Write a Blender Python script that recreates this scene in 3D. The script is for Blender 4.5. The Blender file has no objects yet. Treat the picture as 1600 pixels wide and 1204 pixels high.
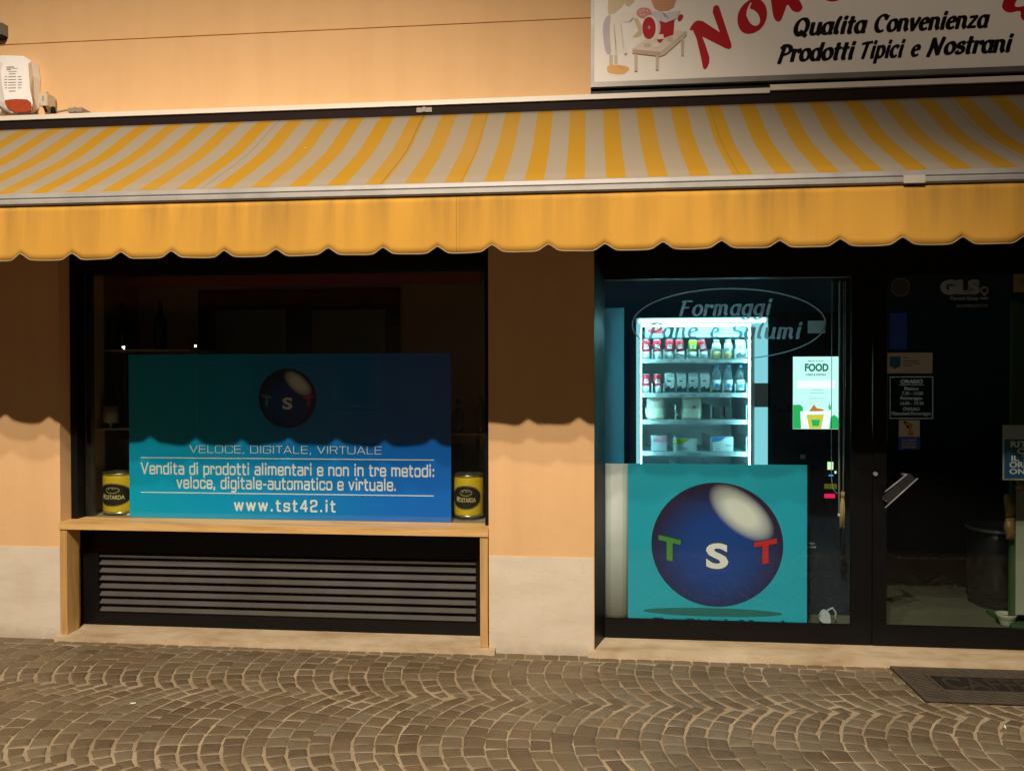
import bpy, bmesh, math, random
from mathutils import Vector
random.seed(7)
PI = math.pi
S = bpy.context.scene
COL = S.collection

# ------------------------------------------------------------------ camera, world, light, exposure
F, CX, CY = 1203.0, 800.0, 602.0            # lens of the photograph in its own pixels
CAM = Vector((0.0, -4.5, 1.625))
YAW, PITCH, ROLL = (math.radians(a) for a in (-5.4595, -0.639, -0.1168))
FW = Vector((math.sin(YAW)*math.cos(PITCH), math.cos(YAW)*math.cos(PITCH), math.sin(PITCH)))
RT0 = Vector((math.cos(YAW), -math.sin(YAW), 0)); UP0 = RT0.cross(FW)
RT = RT0*math.cos(ROLL) + UP0*math.sin(ROLL); UP = RT.cross(FW)
cam = bpy.data.cameras.new('camera'); cam.sensor_width = 36; cam.lens = F/1600*36; cam.clip_end = 200
cam_o = bpy.data.objects.new('camera', cam); COL.objects.link(cam_o); S.camera = cam_o
from mathutils import Matrix
cam_o.matrix_world = Matrix(((RT.x, UP.x, -FW.x, CAM.x), (RT.y, UP.y, -FW.y, CAM.y), (RT.z, UP.z, -FW.z, CAM.z), (0, 0, 0, 1)))

W = bpy.data.worlds.new('World'); S.world = W; W.use_nodes = True
W.node_tree.nodes['Background'].inputs[0].default_value = (0.25, 0.2, 0.22, 1)
W.node_tree.nodes['Background'].inputs[1].default_value = 0.004

def street_light(name, loc, watts, size=0.06):
    """one lamp head with the cut-off light distribution of a street luminaire (less light near the horizontal)"""
    l = bpy.data.lights.new(name, 'POINT'); l.energy = watts; l.color = (1.0, 0.84, 0.68); l.shadow_soft_size = size
    o = bpy.data.objects.new(name, l); COL.objects.link(o); o.location = loc
    l.use_nodes = True; t = l.node_tree; em = t.nodes['Emission']; L = t.links.new
    def mt(op, a, b=0.0, c=None, clamp=False):
        n = t.nodes.new('ShaderNodeMath'); n.operation = op; n.use_clamp = clamp
        for i, v in enumerate((a, b) if c is None else (a, b, c)):
            if isinstance(v, float): n.inputs[i].default_value = v
            else: L(v, n.inputs[i])
        return n.outputs[0]
    co = t.nodes.new('ShaderNodeTexCoord'); sp = t.nodes.new('ShaderNodeSeparateXYZ'); L(co.outputs['Normal'], sp.inputs[0])
    dx, down = sp.outputs[0], mt('MULTIPLY', sp.outputs[2], -1.0)
    cut = mt('MULTIPLY_ADD', dx, 0.115, 0.366)
    cut = mt('ADD', cut, mt('MULTIPLY', mt('MAXIMUM', mt('ADD', dx, -0.1), 0.0), 0.34))
    u = mt('MULTIPLY', mt('SUBTRACT', down, cut), 1/0.24, clamp=True)
    sm = mt('MULTIPLY', mt('MULTIPLY', u, u), mt('SUBTRACT', 3.0, mt('MULTIPLY', u, 2.0)))
    L(mt('MULTIPLY_ADD', sm, 0.88, 0.12), em.inputs['Strength'])
# the three heads of the street lamp behind the photographer: the awning throws three stepped shadows
street_light('street_lamp_light', (-0.9, -6.85, 7.0), 2900)
street_light('street_lamp_light', (-0.9, -6.2, 7.0), 1180)
street_light('street_lamp_light', (-1.57, -5.6, 7.0), 900)

S.view_settings.view_transform = 'Standard'; S.view_settings.look = 'None'
S.view_settings.exposure = 0.0; S.view_settings.gamma = 1.0
try:
    S.cycles.use_denoising = True
    S.cycles.max_bounces = 10; S.cycles.transparent_max_bounces = 24
    S.cycles.sample_clamp_indirect = 4.0
except Exception: pass

def at(x, y, Y=0.0):
    """survey: the point at depth Y that the photograph shows at pixel x, y"""
    d = RT*((x-CX)/F) - UP*((y-CY)/F) + FW
    return CAM + d*((Y-CAM.y)/d.y)

# ------------------------------------------------------------------ materials
M = {}
class NT:
    def __init__(s, name):
        m = bpy.data.materials.new(name); m.use_nodes = True; s.m = m; s.t = m.node_tree
        s.t.nodes.clear(); s.out = s.t.nodes.new('ShaderNodeOutputMaterial')
    def n(s, typ, **kw):
        o = s.t.nodes.new('ShaderNode'+typ)
        for k, v in kw.items():
            if k.startswith('i_'):
                key = k[2:]; key = int(key) if key.isdigit() else key.replace('_', ' ')
                o.inputs[key].default_value = v
            else: setattr(o, k, v)
        return o
    def l(s, a, b): s.t.links.new(a, b)
    def coord(s, kind='Object', scale=(1, 1, 1), rot=(0, 0, 0)):
        c = s.n('TexCoord'); mp = s.n('Mapping'); s.l(c.outputs[kind], mp.inputs[0])
        mp.inputs['Scale'].default_value = scale; mp.inputs['Rotation'].default_value = rot
        return mp.outputs[0]
    def noise(s, scale, detail=4, co=None, rough=0.55):
        o = s.n('TexNoise', i_Scale=scale, i_Detail=detail, i_Roughness=rough)
        s.l(co if co else s.coord(), o.inputs['Vector']); return o.outputs[0]
    def ramp(s, fac, stops):
        r = s.n('ValToRGB'); e = r.color_ramp.elements
        while len(e) < len(stops): e.new(0.5)
        for q, (p, c) in zip(e, stops):
            q.position = p; q.color = (*c, 1) if len(c) == 3 else c
        s.l(fac, r.inputs[0]); return r.outputs[0]
    def mix(s, fac, a, b, mode='MIX'):
        x = s.n('MixRGB', blend_type=mode)
        for i, v in enumerate((fac, a, b)):
            if hasattr(v, 'links') or hasattr(v, 'is_linked'): s.l(v, x.inputs[i])
            else: x.inputs[i].default_value = v if i == 0 else (*v, 1)
        return x.outputs[0]
    def math(s, op, a, b=0.0, c=None):
        x = s.n('Math', operation=op)
        for i, v in enumerate((a, b) if c is None else (a, b, c)):
            if hasattr(v, 'is_linked'): s.l(v, x.inputs[i])
            else: x.inputs[i].default_value = v
        return x.outputs[0]
    def xyz(s, kind='Object'):
        c = s.n('TexCoord'); q = s.n('SeparateXYZ'); s.l(c.outputs[kind], q.inputs[0]); return q.outputs
    def bump(s, h, strength=0.3, dist=0.01):
        b = s.n('Bump', i_Strength=strength, i_Distance=dist); s.l(h, b.inputs['Height']); return b.outputs[0]
    def principled(s, color, rough=0.6, metal=0.0, normal=None, **kw):
        p = s.n('BsdfPrincipled')
        for key, v in (('Base Color', color), ('Roughness', rough), ('Metallic', metal)):
            if hasattr(v, 'is_linked'): s.l(v, p.inputs[key])
            else: p.inputs[key].default_value = (*v, 1) if isinstance(v, tuple) else v
        for k, v in kw.items(): p.inputs[k.replace('_', ' ')].default_value = v
        if normal is not None: s.l(normal, p.inputs['Normal'])
        return p
    def done(s, node):
        s.l(node.outputs[0], s.out.inputs[0]); M[s.m.name] = s.m; return s.m

def plain(name, col, rough=0.55, metal=0.0, var=0.12, scale=9.0, bump=0.0, bscale=60.0, spec=None):
    t = NT(name)
    n = t.noise(scale, 5)
    c = t.mix(n, tuple(v*(1-var) for v in col), tuple(min(1, v*(1+var)) for v in col))
    nb = t.bump(t.noise(bscale, 3), bump, 0.004) if bump else None
    r = t.math('MULTIPLY_ADD', n, 0.2, rough-0.1)
    p = t.principled(c, r, metal, nb)
    if spec is not None: p.inputs['Specular IOR Level'].default_value = spec
    return t.done(p)

def glow(name, col, strength):
    t = NT(name); e = t.n('Emission', i_Strength=strength); e.inputs[0].default_value = (*col, 1)
    return t.done(e)

# stucco
t = NT('orange_stucco')
big = t.noise(0.9, 5); fine = t.noise(140, 3)
streak = t.noise(3, 4, t.coord(scale=(2.2, 2.2, 0.25)))
c = t.mix(t.ramp(big, [(0.3, (0, 0, 0)), (0.7, (1, 1, 1))]), (0.635, 0.395, 0.188), (0.69, 0.44, 0.218))
tr_ = t.noise(11, 5)
c = t.mix(t.math('MULTIPLY', t.ramp(tr_, [(0.4, (0, 0, 0)), (0.75, (1, 1, 1))]), 0.25), c, (0.70, 0.47, 0.25))
c = t.mix(t.math('MULTIPLY', t.ramp(streak, [(0.45, (0, 0, 0)), (0.75, (1, 1, 1))]), 0.32), c, (0.55, 0.33, 0.15))
hb = t.math('ADD', fine, t.math('MULTIPLY', tr_, 2.0))
pq = t.principled(c, 0.9, 0, t.bump(hb, 0.25, 0.005)); pq.inputs['Specular IOR Level'].default_value = 0.15; t.done(pq)
# travertine plinth
t = NT('travertine')
v = t.noise(2.2, 8, t.coord(scale=(1, 1, 3.2)), 0.65); b2 = t.noise(7, 6)
pits = t.ramp(t.noise(30, 5, t.coord(scale=(1, 1, 2.5))), [(0.62, (0, 0, 0)), (0.72, (1, 1, 1))])
c = t.ramp(v, [(0.3, (0.55, 0.475, 0.365)), (0.5, (0.62, 0.55, 0.435)), (0.72, (0.67, 0.60, 0.49))])
c = t.mix(t.math('MULTIPLY', t.ramp(b2, [(0.5, (0, 0, 0)), (0.7, (1, 1, 1))]), 0.35), c, (0.55, 0.45, 0.32))
c = t.mix(t.math('MULTIPLY', pits, 0.3), c, (0.36, 0.27, 0.17))
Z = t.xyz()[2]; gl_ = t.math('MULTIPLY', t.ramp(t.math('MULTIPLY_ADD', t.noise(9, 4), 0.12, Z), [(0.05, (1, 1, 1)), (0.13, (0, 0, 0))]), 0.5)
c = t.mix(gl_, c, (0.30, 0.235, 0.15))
t.done(t.principled(c, 0.6, 0, t.bump(v, 0.15, 0.006)))
# limestone threshold, dirtier
t = NT('threshold_stone')
v = t.noise(1.8, 8, t.coord(scale=(1, 3, 3)), 0.65); b2 = t.noise(9, 6)
c = t.ramp(v, [(0.3, (0.33, 0.23, 0.12)), (0.5, (0.52, 0.41, 0.26)), (0.72, (0.64, 0.54, 0.38))])
c = t.mix(t.math('MULTIPLY', t.ramp(b2, [(0.48, (0, 0, 0)), (0.72, (1, 1, 1))]), 0.45), c, (0.34, 0.235, 0.12))
t.done(t.principled(c, 0.55, 0, t.bump(b2, 0.2, 0.005)))
# cobbles: tone attribute per stone
t = NT('porphyry_setts')
a = t.n('Attribute', attribute_name='tone')
s3 = t.n('SeparateColor'); t.l(a.outputs['Color'], s3.inputs[0])
base = t.ramp(s3.outputs[0], [(0.0, (0.084, 0.057, 0.028)), (0.3, (0.110, 0.080, 0.042)), (0.75, (0.132, 0.100, 0.055)), (1.0, (0.150, 0.124, 0.076))])
gr = t.noise(260, 3); patch = t.noise(1.3, 5)
c = t.mix(t.math('MULTIPLY', t.ramp(s3.outputs[1], [(0.95, (0, 0, 0)), (0.98, (1, 1, 1))]), 0.4), base, (0.2, 0.125, 0.055))
c = t.mix(t.ramp(gr, [(0.35, (0, 0, 0)), (0.65, (1, 1, 1))]), c, t.mix(0.75, (0.2, 0.155, 0.105), c))
c = t.mix(t.math('MULTIPLY', t.ramp(patch, [(0.5, (0, 0, 0)), (0.72, (1, 1, 1))]), 0.45), c, (0.165, 0.122, 0.076))
t.done(t.principled(c, 0.52, 0, t.bump(t.noise(55, 5), 0.5, 0.006)))
t = NT('joint_sand')
n1 = t.noise(3, 6); n2 = t.noise(90, 4)
c = t.mix(t.ramp(n1, [(0.35, (0, 0, 0)), (0.65, (1, 1, 1))]), (0.20, 0.150, 0.088), (0.40, 0.318, 0.20))
c = t.mix(t.math('MULTIPLY', n2, 0.5), c, (0.24, 0.18, 0.11))
t.done(t.principled(c, 0.9, 0, t.bump(n2, 0.4, 0.004)))
# awning cloth
def cloth(name, striped):
    t = NT(name); X = t.xyz('UV' if striped else 'Object')
    weave = t.noise(160, 2, t.coord(scale=(0.3, 1, 1)))
    if striped:
        seamX = None
        ph = t.math('FRACT', t.math('MULTIPLY_ADD', X[0], 1/0.1865, 0.09/0.1865+100))
        m = t.ramp(ph, [(0.0, (1, 1, 1)), (0.462, (1, 1, 1)), (0.475, (0, 0, 0)), (0.985, (0, 0, 0)), (1.0, (1, 1, 1))])
        c = t.mix(m, (0.285, 0.253, 0.193), (0.375, 0.205, 0.013))
        seam = t.math('FRACT', t.math('MULTIPLY_ADD', X[0], 1/1.255, 0.575/1.255+100))
        c = t.mix(t.math('MULTIPLY', t.ramp(seam, [(0.0, (1, 1, 1)), (0.004, (1, 1, 1)), (0.006, (0, 0, 0)), (1, (0, 0, 0))]), 0.35), c, (0.15, 0.09, 0.03))
        jn = t.math('ABSOLUTE', t.math('ADD', X[0], .952))
        c = t.mix(t.math('MULTIPLY', t.math('LESS_THAN', jn, 0.0032), 0.65), c, (0.10, 0.065, 0.03))
        dirt = t.noise(2.2, 6, t.coord(scale=(1, 0.5, 0.5)))
        c = t.mix(t.math('MULTIPLY', t.ramp(dirt, [(0.45, (0, 0, 0)), (0.75, (1, 1, 1))]), 0.3), c, (0.33, 0.24, 0.12))
        sp = t.ramp(t.noise(24, 2), [(0.765, (0, 0, 0)), (0.785, (1, 1, 1))])
        c = t.mix(t.math('MULTIPLY', sp, 0.6), c, (0.75, 0.7, 0.6))
    else:
        c = t.mix(t.noise(1.5, 4), (0.53, 0.278, 0.040), (0.60, 0.332, 0.055))
        st = t.noise(2.6, 5, t.coord(scale=(3.2, 1, 0.22)), 0.6)
        up = t.math('MULTIPLY_ADD', X[2], 4.5, -4.5*2.19)      # rain dirt is heavier under the front bar
        f = t.math('MULTIPLY', t.ramp(st, [(0.42, (0, 0, 0)), (0.68, (1, 1, 1))]), t.math('MULTIPLY_ADD', up, 0.5, 0.12))
        c = t.mix(f, c, (0.22, 0.13, 0.04))
        for xq, wq, st_ in ((-0.588, .0016, .5), (-0.572, .0012, .3)):
            c = t.mix(t.math('MULTIPLY', t.math('LESS_THAN', t.math('ABSOLUTE', t.math('ADD', X[0], -xq)), wq), st_), c, (0.12, 0.07, 0.02))
    c = t.mix(t.math('MULTIPLY', weave, 0.18), c, (0.25, 0.16, 0.05))
    d = t.principled(c, 0.85, 0, t.bump(weave, 0.15, 0.002)); d.inputs['Specular IOR Level'].default_value = 0.1
    tr = t.n('BsdfTranslucent'); t.l(t.mix(1.0, c, (1.0, 0.24, 0.04), 'MULTIPLY'), tr.inputs[0])
    mx = t.n('MixShader', i_0=0.21); t.l(d.outputs[0], mx.inputs[1]); t.l(tr.outputs[0], mx.inputs[2])
    return t.done(mx)
cloth('striped_cloth', True); cloth('plain_cloth', False)
# wood
t = NT('varnished_wood')
g = t.noise(5, 6, t.coord(scale=(0.45, 3, 9)), 0.6); k = t.noise(60, 3, t.coord(scale=(0.12, 1, 2)))
c = t.ramp(g, [(0.3, (0.44, 0.255, 0.08)), (0.5, (0.64, 0.41, 0.155)), (0.7, (0.72, 0.48, 0.205))])
c = t.mix(t.math('MULTIPLY', k, 0.35), c, (0.36, 0.18, 0.055))
kn = t.n('TexVoronoi', i_Scale=1.7); t.l(t.coord(scale=(1, 1, 2.2)), kn.inputs['Vector'])
c = t.mix(t.ramp(kn.outputs['Distance'], [(0.0, (1, 1, 1)), (0.022, (0.6, 0.6, 0.6)), (0.034, (0, 0, 0))]), c, (0.13, 0.06, 0.02))
t.done(t.principled(c, 0.45, 0, t.bump(g, 0.12, 0.003)))
t = NT('varnished_wood_upright')
g = t.noise(5, 6, t.coord(scale=(9, 3, 0.45)), 0.6)
c = t.ramp(g, [(0.3, (0.36, 0.195, 0.06)), (0.5, (0.49, 0.295, 0.10)), (0.7, (0.58, 0.37, 0.15))])
t.done(t.principled(c, 0.45, 0, t.bump(g, 0.12, 0.003)))
# glass
def glass(name, tint=(0.9, 0.94, 0.92), refl=0.05):
    t = NT(name)
    lw = t.n('LayerWeight', i_Blend=0.5)
    f = t.math('MULTIPLY_ADD', t.math('POWER', lw.outputs['Facing'], 5.0), 0.9, refl)
    tr = t.n('BsdfTransparent'); tr.inputs[0].default_value = (*tint, 1)
    gl = t.n('BsdfGlossy', i_Roughness=0.0)
    mx = t.n('MixShader'); t.l(f, mx.inputs[0]); t.l(tr.outputs[0], mx.inputs[1]); t.l(gl.outputs[0], mx.inputs[2])
    return t.done(mx)
glass('window_glass', refl=0.03)
def film(name, col, alpha, transl=0.5):
    t = NT(name)
    tr = t.n('BsdfTransparent'); d = t.n('BsdfDiffuse'); d.inputs[0].default_value = (*col, 1)
    tl = t.n('BsdfTranslucent'); tl.inputs[0].default_value = (*col, 1)
    m0 = t.n('MixShader', i_0=transl); t.l(d.outputs[0], m0.inputs[1]); t.l(tl.outputs[0], m0.inputs[2])
    mx = t.n('MixShader', i_0=alpha); t.l(tr.outputs[0], mx.inputs[1]); t.l(m0.outputs[0], mx.inputs[2])
    return t.done(mx)
film('etched_film', (0.42, 0.54, 0.62), 0.88, 0.35)
film('etched_edge', (0.35, 0.38, 0.40), 0.80)
film('opal_sheet', (0.50, 0.86, 0.98), 1.0, 0.6)
film('clear_plastic', (0.55, 0.75, 0.85), 0.28)
film('sticker_white', (0.62, 0.60, 0.58), 0.93)

plain('black_metal', (0.004, 0.004, 0.0042), 0.42, 0.0, 0.2, spec=0.2)
plain('louvre_metal', (0.125, 0.117, 0.104), 0.36, 0.4, 0.35, 3)
plain('aluminium', (0.28, 0.272, 0.255), 0.55, 0.25, 0.32, 7, 0.08, 30, spec=0.3)
plain('cover_cream', (0.62, 0.57, 0.49), 0.5, 0, 0.08)
plain('dark_brown', (0.012, 0.006, 0.005), 0.75, spec=0.15)
plain('sign_white', (0.74, 0.70, 0.64), 0.5, 0, 0.03, 2, spec=0.3)
plain('sign_red', (0.40, 0.006, 0.012), 0.5, 0, 0.06, spec=0.15)
plain('sign_black', (0.006, 0.005, 0.005), 0.6, spec=0.08)
plain('sign_frame', (0.20, 0.19, 0.17), 0.45, 0.5)
plain('siren_white', (0.80, 0.78, 0.75), 0.4, 0, 0.04)
plain('siren_red', (0.34, 0.06, 0.022), 0.25, 0, 0.2, 30)
plain('siren_ink', (0.25, 0.23, 0.21), 0.6)
plain('box_cream', (0.55, 0.47, 0.33), 0.5)
plain('grey_cable', (0.25, 0.2, 0.16), 0.6)
plain('paint_white', (0.72, 0.72, 0.70), 0.5, 0, 0.04)
plain('letter_white', (0.80, 0.80, 0.80), 0.5, 0, 0.03)
plain('interior_brown', (0.50, 0.37, 0.25), 0.8)
plain('interior_grey', (0.06, 0.23, 0.44), 0.8)
plain('interior_black', (0.006, 0.006, 0.007), 0.75)
plain('interior_floor', (0.135, 0.130, 0.090), 0.3, 0, 0.15, 2)
plain('ceiling_white', (0.6, 0.62, 0.64), 0.9)
plain('dark_panel', (0.035, 0.038, 0.036), 0.5)
plain('board_olive', (0.22, 0.2, 0.15), 0.7)
plain('tin_yellow', (0.68, 0.44, 0.015), 0.32, 0, 0.05)
plain('tin_metal', (0.66, 0.60, 0.42), 0.25, 0.9, 0.1)
plain('tin_label', (0.018, 0.014, 0.008), 0.35)
plain('tin_gold', (0.70, 0.58, 0.25), 0.35, 0.2)
plain('bottle_glass_dark', (0.008, 0.01, 0.007), 0.12)
plain('bottle_label', (0.42, 0.38, 0.30), 0.6)
plain('rubber_mat', (0.022, 0.018, 0.013), 0.8, 0, 0.3, 12, 0.5, 120, spec=0.1)
plain('rubber_rib', (0.075, 0.060, 0.042), 0.65, 0, 0.35, 12, 0.5, 120, spec=0.3)
plain('machine_white', (0.75, 0.78, 0.80), 0.4, 0, 0.03)
plain('machine_black', (0.016, 0.026, 0.040), 0.3, 0, 0.2)
plain('shelf_metal', (0.70, 0.74, 0.76), 0.35, 0.3, 0.05)
plain('can_red', (0.62, 0.03, 0.06), 0.3, 0, 0.1)
plain('can_silver', (0.75, 0.76, 0.78), 0.3, 0.3)
plain('can_lime', (0.50, 0.58, 0.04), 0.3)
plain('juice_beige', (0.40, 0.30, 0.13), 0.25)
plain('carton_white', (0.8, 0.82, 0.82), 0.45)
plain('carton_dark', (0.05, 0.08, 0.10), 0.45)
plain('paper_beige', (0.55, 0.49, 0.40), 0.7, 0, 0.1, 12)
plain('bread_pale', (0.74, 0.70, 0.58), 0.6, 0, 0.12, 14)
plain('pack_pink', (0.55, 0.18, 0.22), 0.5)
plain('pack_blue', (0.03, 0.22, 0.52), 0.5)
plain('pack_grey', (0.45, 0.48, 0.52), 0.5)
plain('cord_beige', (0.42, 0.28, 0.12), 0.8)
plain('cord_pale', (0.45, 0.46, 0.44), 0.6)
plain('sticker_blue', (0.01, 0.055, 0.42), 0.5)
plain('sticker_teal', (0.02, 0.10, 0.20), 0.5)
plain('sticker_tan', (0.42, 0.28, 0.11), 0.6, 0, 0.3, 40)
plain('dog_brown', (0.30, 0.19, 0.07), 0.6, 0, 0.2, 40)
plain('card_grey', (0.42, 0.43, 0.40), 0.6)
plain('rack_green', (0.035, 0.085, 0.025), 0.7)
plain('rack_light', (0.36, 0.36, 0.28), 0.6)
plain('snack_tan', (0.22, 0.12, 0.03), 0.45, 0, 0.4, 30)
plain('bin_black', (0.016, 0.016, 0.015), 0.4)
plain('bin_rim', (0.45, 0.45, 0.42), 0.3, 0.4)
plain('letter_green', (0.07, 0.26, 0.045), 0.45)
plain('letter_red', (0.55, 0.02, 0.025), 0.45)
plain('letter_outline', (0.012, 0.02, 0.05), 0.5)
plain('poster_shade', (0.008, 0.14, 0.15), 0.45)
plain('poster_ink', (0.004, 0.035, 0.06), 0.5)
for nm, cc in (('pic_mauve', (0.38, 0.33, 0.36)), ('pic_cream', (0.66, 0.62, 0.52)), ('pic_tan', (0.50, 0.38, 0.20)), ('pic_pink', (0.52, 0.16, 0.16)),
               ('pic_orange', (0.55, 0.20, 0.06)), ('pic_lavender', (0.52, 0.48, 0.52)), ('pic_wood', (0.42, 0.28, 0.17)), ('pic_wood_light', (0.60, 0.52, 0.41)),
               ('pic_shoe', (0.62, 0.30, 0.02)), ('pic_line', (0.30, 0.24, 0.17)), ('pic_leg', (0.46, 0.38, 0.29))):
    plain(nm, cc, 0.5, 0, 0.15, 14)
glow('machine_light', (0.36, 0.88, 1.0), 6.0)
glow('machine_tube', (0.36, 0.88, 1.0), 60.0)
glow('machine_side_glow', (0.30, 0.83, 0.95), 0.95)
glow('screen_pale', (0.58, 0.98, 0.93), 1.3)
glow('screen_white', (0.95, 1.0, 1.0), 1.25)
glow('screen_green', (0.03, 0.62, 0.16), 0.9)
glow('screen_ink', (0.02, 0.30, 0.16), 0.7)
glow('screen_yellow', (0.85, 0.85, 0.10), 0.9)
glow('screen_orange', (0.9, 0.3, 0.05), 0.8)
glow('keypad_glow', (0.65, 1.0, 0.55), 1.2)
glow('reader_red', (1.0, 0.02, 0.12), 0.9)
glow('reader_yellow', (0.16, 0.16, 0.02), 0.6)
glow('reader_blue', (0.05, 0.4, 1.0), 1.2)
glow('lamp_globe', (1.0, 0.82, 0.55), 150)

t = NT('poster_blend')                      # printed teal to blue
X = t.xyz(); n = t.noise(2, 3)
f = t.math('ADD', t.math('MULTIPLY_ADD', X[0], 1/2.075, 2.905/2.075), t.math('MULTIPLY_ADD', n, 0.16, -0.08))
c = t.ramp(f, [(0.0, (0.006, 0.38, 0.60)), (0.3, (0.005, 0.32, 0.62)), (0.55, (0.006, 0.225, 0.62)), (0.8, (0.008, 0.16, 0.64)), (1.0, (0.010, 0.145, 0.62))])
pq = t.principled(c, 0.42); pq.inputs['Specular IOR Level'].default_value = 0.08; t.done(pq)
t = NT('poster_teal')
n = t.noise(1.6, 5, t.coord(scale=(0.6, 1, 1.6)))
c = t.mix(t.ramp(n, [(0.35, (0, 0, 0)), (0.7, (1, 1, 1))]), (0.008, 0.36, 0.52), (0.014, 0.41, 0.58))
t.done(t.principled(c, 0.45))
def ball_print(name, cx, cz, r):            # the printed ball: a drawing on flat paper
    t = NT(name); X = t.xyz()
    u = t.math('MULTIPLY_ADD', X[0], 1/r, -cx/r); w = t.math('MULTIPLY_ADD', X[2], 1/r, -cz/r)
    d = t.math('SQRT', t.math('ADD', t.math('POWER', t.math('ABSOLUTE', u), 2.0), t.math('POWER', t.math('ABSOLUTE', t.math('ADD', w, 0.12)), 2.0)))
    c = t.ramp(d, [(0.0, (0.014, 0.066, 0.30)), (0.5, (0.014, 0.055, 0.27)), (0.8, (0.02, 0.035, 0.14)), (1.0, (0.03, 0.02, 0.055)), ])
    # pale soft ellipse of the drawing
    ca, sa = math.cos(math.radians(-40)), math.sin(math.radians(-40))
    du = t.math('ADD', u, -0.37); dw = t.math('ADD', w, -0.50)
    p = t.math('ADD', t.math('MULTIPLY', du, ca), t.math('MULTIPLY', dw, sa)); q = t.math('SUBTRACT', t.math('MULTIPLY', dw, ca), t.math('MULTIPLY', du, sa))
    e = t.math('SQRT', t.math('ADD', t.math('POWER', t.math('ABSOLUTE', t.math('MULTIPLY', p, 1/0.60)), 2.0), t.math('POWER', t.math('ABSOLUTE', t.math('MULTIPLY', q, 1/0.30)), 2.0)))
    c = t.mix(t.ramp(e, [(0.42, (1, 1, 1)), (0.78, (0.5, 0.5, 0.5)), (1.15, (0, 0, 0))]), c, (0.72, 0.72, 0.70))
    pq = t.principled(c, 0.45); pq.inputs['Specular IOR Level'].default_value = 0.08
    return t.done(pq)

# ------------------------------------------------------------------ mesh helpers
class MB:
    def __init__(s): s.bm = bmesh.new(); s.mi = 0
    def mat(s, i): s.mi = i; return s
    def face(s, pts):
        f = s.bm.faces.new([s.bm.verts.new(p) for p in pts]); f.material_index = s.mi; return f
    def box(s, x0, x1, y0, y1, z0, z1):
        v = [s.bm.verts.new(p) for p in ((x0, y0, z0), (x1, y0, z0), (x1, y1, z0), (x0, y1, z0), (x0, y0, z1), (x1, y0, z1), (x1, y1, z1), (x0, y1, z1))]
        for q in ((0, 1, 5, 4), (1, 2, 6, 5), (2, 3, 7, 6), (3, 0, 4, 7), (4, 5, 6, 7), (3, 2, 1, 0)):
            f = s.bm.faces.new([v[i] for i in q]); f.material_index = s.mi
        return s
    def prism(s, xz, y0, y1, holes=()):
        """polygon in the facade plane pushed back from y0 to y1"""
        loops = [list(xz)] + [list(h) for h in holes]; edges = []; rings = []
        for lp in loops:
            vs = [s.bm.verts.new((p[0], y0, p[1])) for p in lp]; rings.append(vs)
            edges += [s.bm.edges.new((vs[i], vs[(i+1) % len(vs)])) for i in range(len(vs))]
        r = bmesh.ops.triangle_fill(s.bm, use_beauty=True, use_dissolve=False, edges=edges)
        front = [g for g in r['geom'] if isinstance(g, bmesh.types.BMFace)]
        for f in front: f.material_index = s.mi
        if abs(y1-y0) > 1e-7:
            for vs in rings:
                bk = [s.bm.verts.new((v.co.x, y1, v.co.z)) for v in vs]
                for i in range(len(vs)):
                    j = (i+1) % len(vs)
                    f = s.bm.faces.new((vs[i], vs[j], bk[j], bk[i])); f.material_index = s.mi
        return s
    def lathe(s, cx, cy, prof, n=24, sx=1.0):
        """prof: (radius, z) from bottom to top round a vertical axis"""
        rings = []
        for r, z in prof:
            rings.append([s.bm.verts.new((cx+sx*r*math.cos(2*PI*i/n), cy+r*math.sin(2*PI*i/n), z)) for i in range(n)])
        for a, b in zip(rings, rings[1:]):
            for i in range(n):
                f = s.bm.faces.new((a[i], a[(i+1) % n], b[(i+1) % n], b[i])); f.material_index = s.mi; f.smooth = True
        for rg, flip in ((rings[0], True), (rings[-1], False)):
            f = s.bm.faces.new(rg[::-1] if flip else rg); f.material_index = s.mi
        return s
    def tube(s, pts, r, n=8):
        pts = [Vector(p) for p in pts]; prev = None; rings = []
        for i, p in enumerate(pts):
            d = (pts[min(i+1, len(pts)-1)] - pts[max(i-1, 0)]).normalized()
            a = Vector((0, 0, 1)) if abs(d.z) < 0.9 else Vector((1, 0, 0))
            u = d.cross(a).normalized() if prev is None else (prev - d*prev.dot(d)).normalized()
            prev = u; w = d.cross(u)
            rings.append([s.bm.verts.new(p + (u*math.cos(2*PI*k/n) + w*math.sin(2*PI*k/n))*r) for k in range(n)])
        for a, b in zip(rings, rings[1:]):
            for k in range(n):
                f = s.bm.faces.new((a[k], a[(k+1) % n], b[(k+1) % n], b[k])); f.smooth = True; f.material_index = s.mi
        for rg in (rings[0][::-1], rings[-1]):
            f = s.bm.faces.new(rg); f.material_index = s.mi
        return s
    def build(s, name, mats, parent=None, bevel=0.0, seg=2):
        if bevel:
            es = [e for e in s.bm.edges if len(e.link_faces) == 2 and e.calc_face_angle(0) > 0.6]
            bmesh.ops.bevel(s.bm, geom=es, offset=bevel, segments=seg, affect='EDGES', profile=0.6)
        bmesh.ops.recalc_face_normals(s.bm, faces=s.bm.faces[:])
        me = bpy.data.meshes.new(name); s.bm.to_mesh(me); s.bm.free()
        for m in (mats if isinstance(mats, (list, tuple)) else [mats]): me.materials.append(M[m])
        o = bpy.data.objects.new(name, me); COL.objects.link(o)
        if parent is not None: o.parent = parent
        return o

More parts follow.
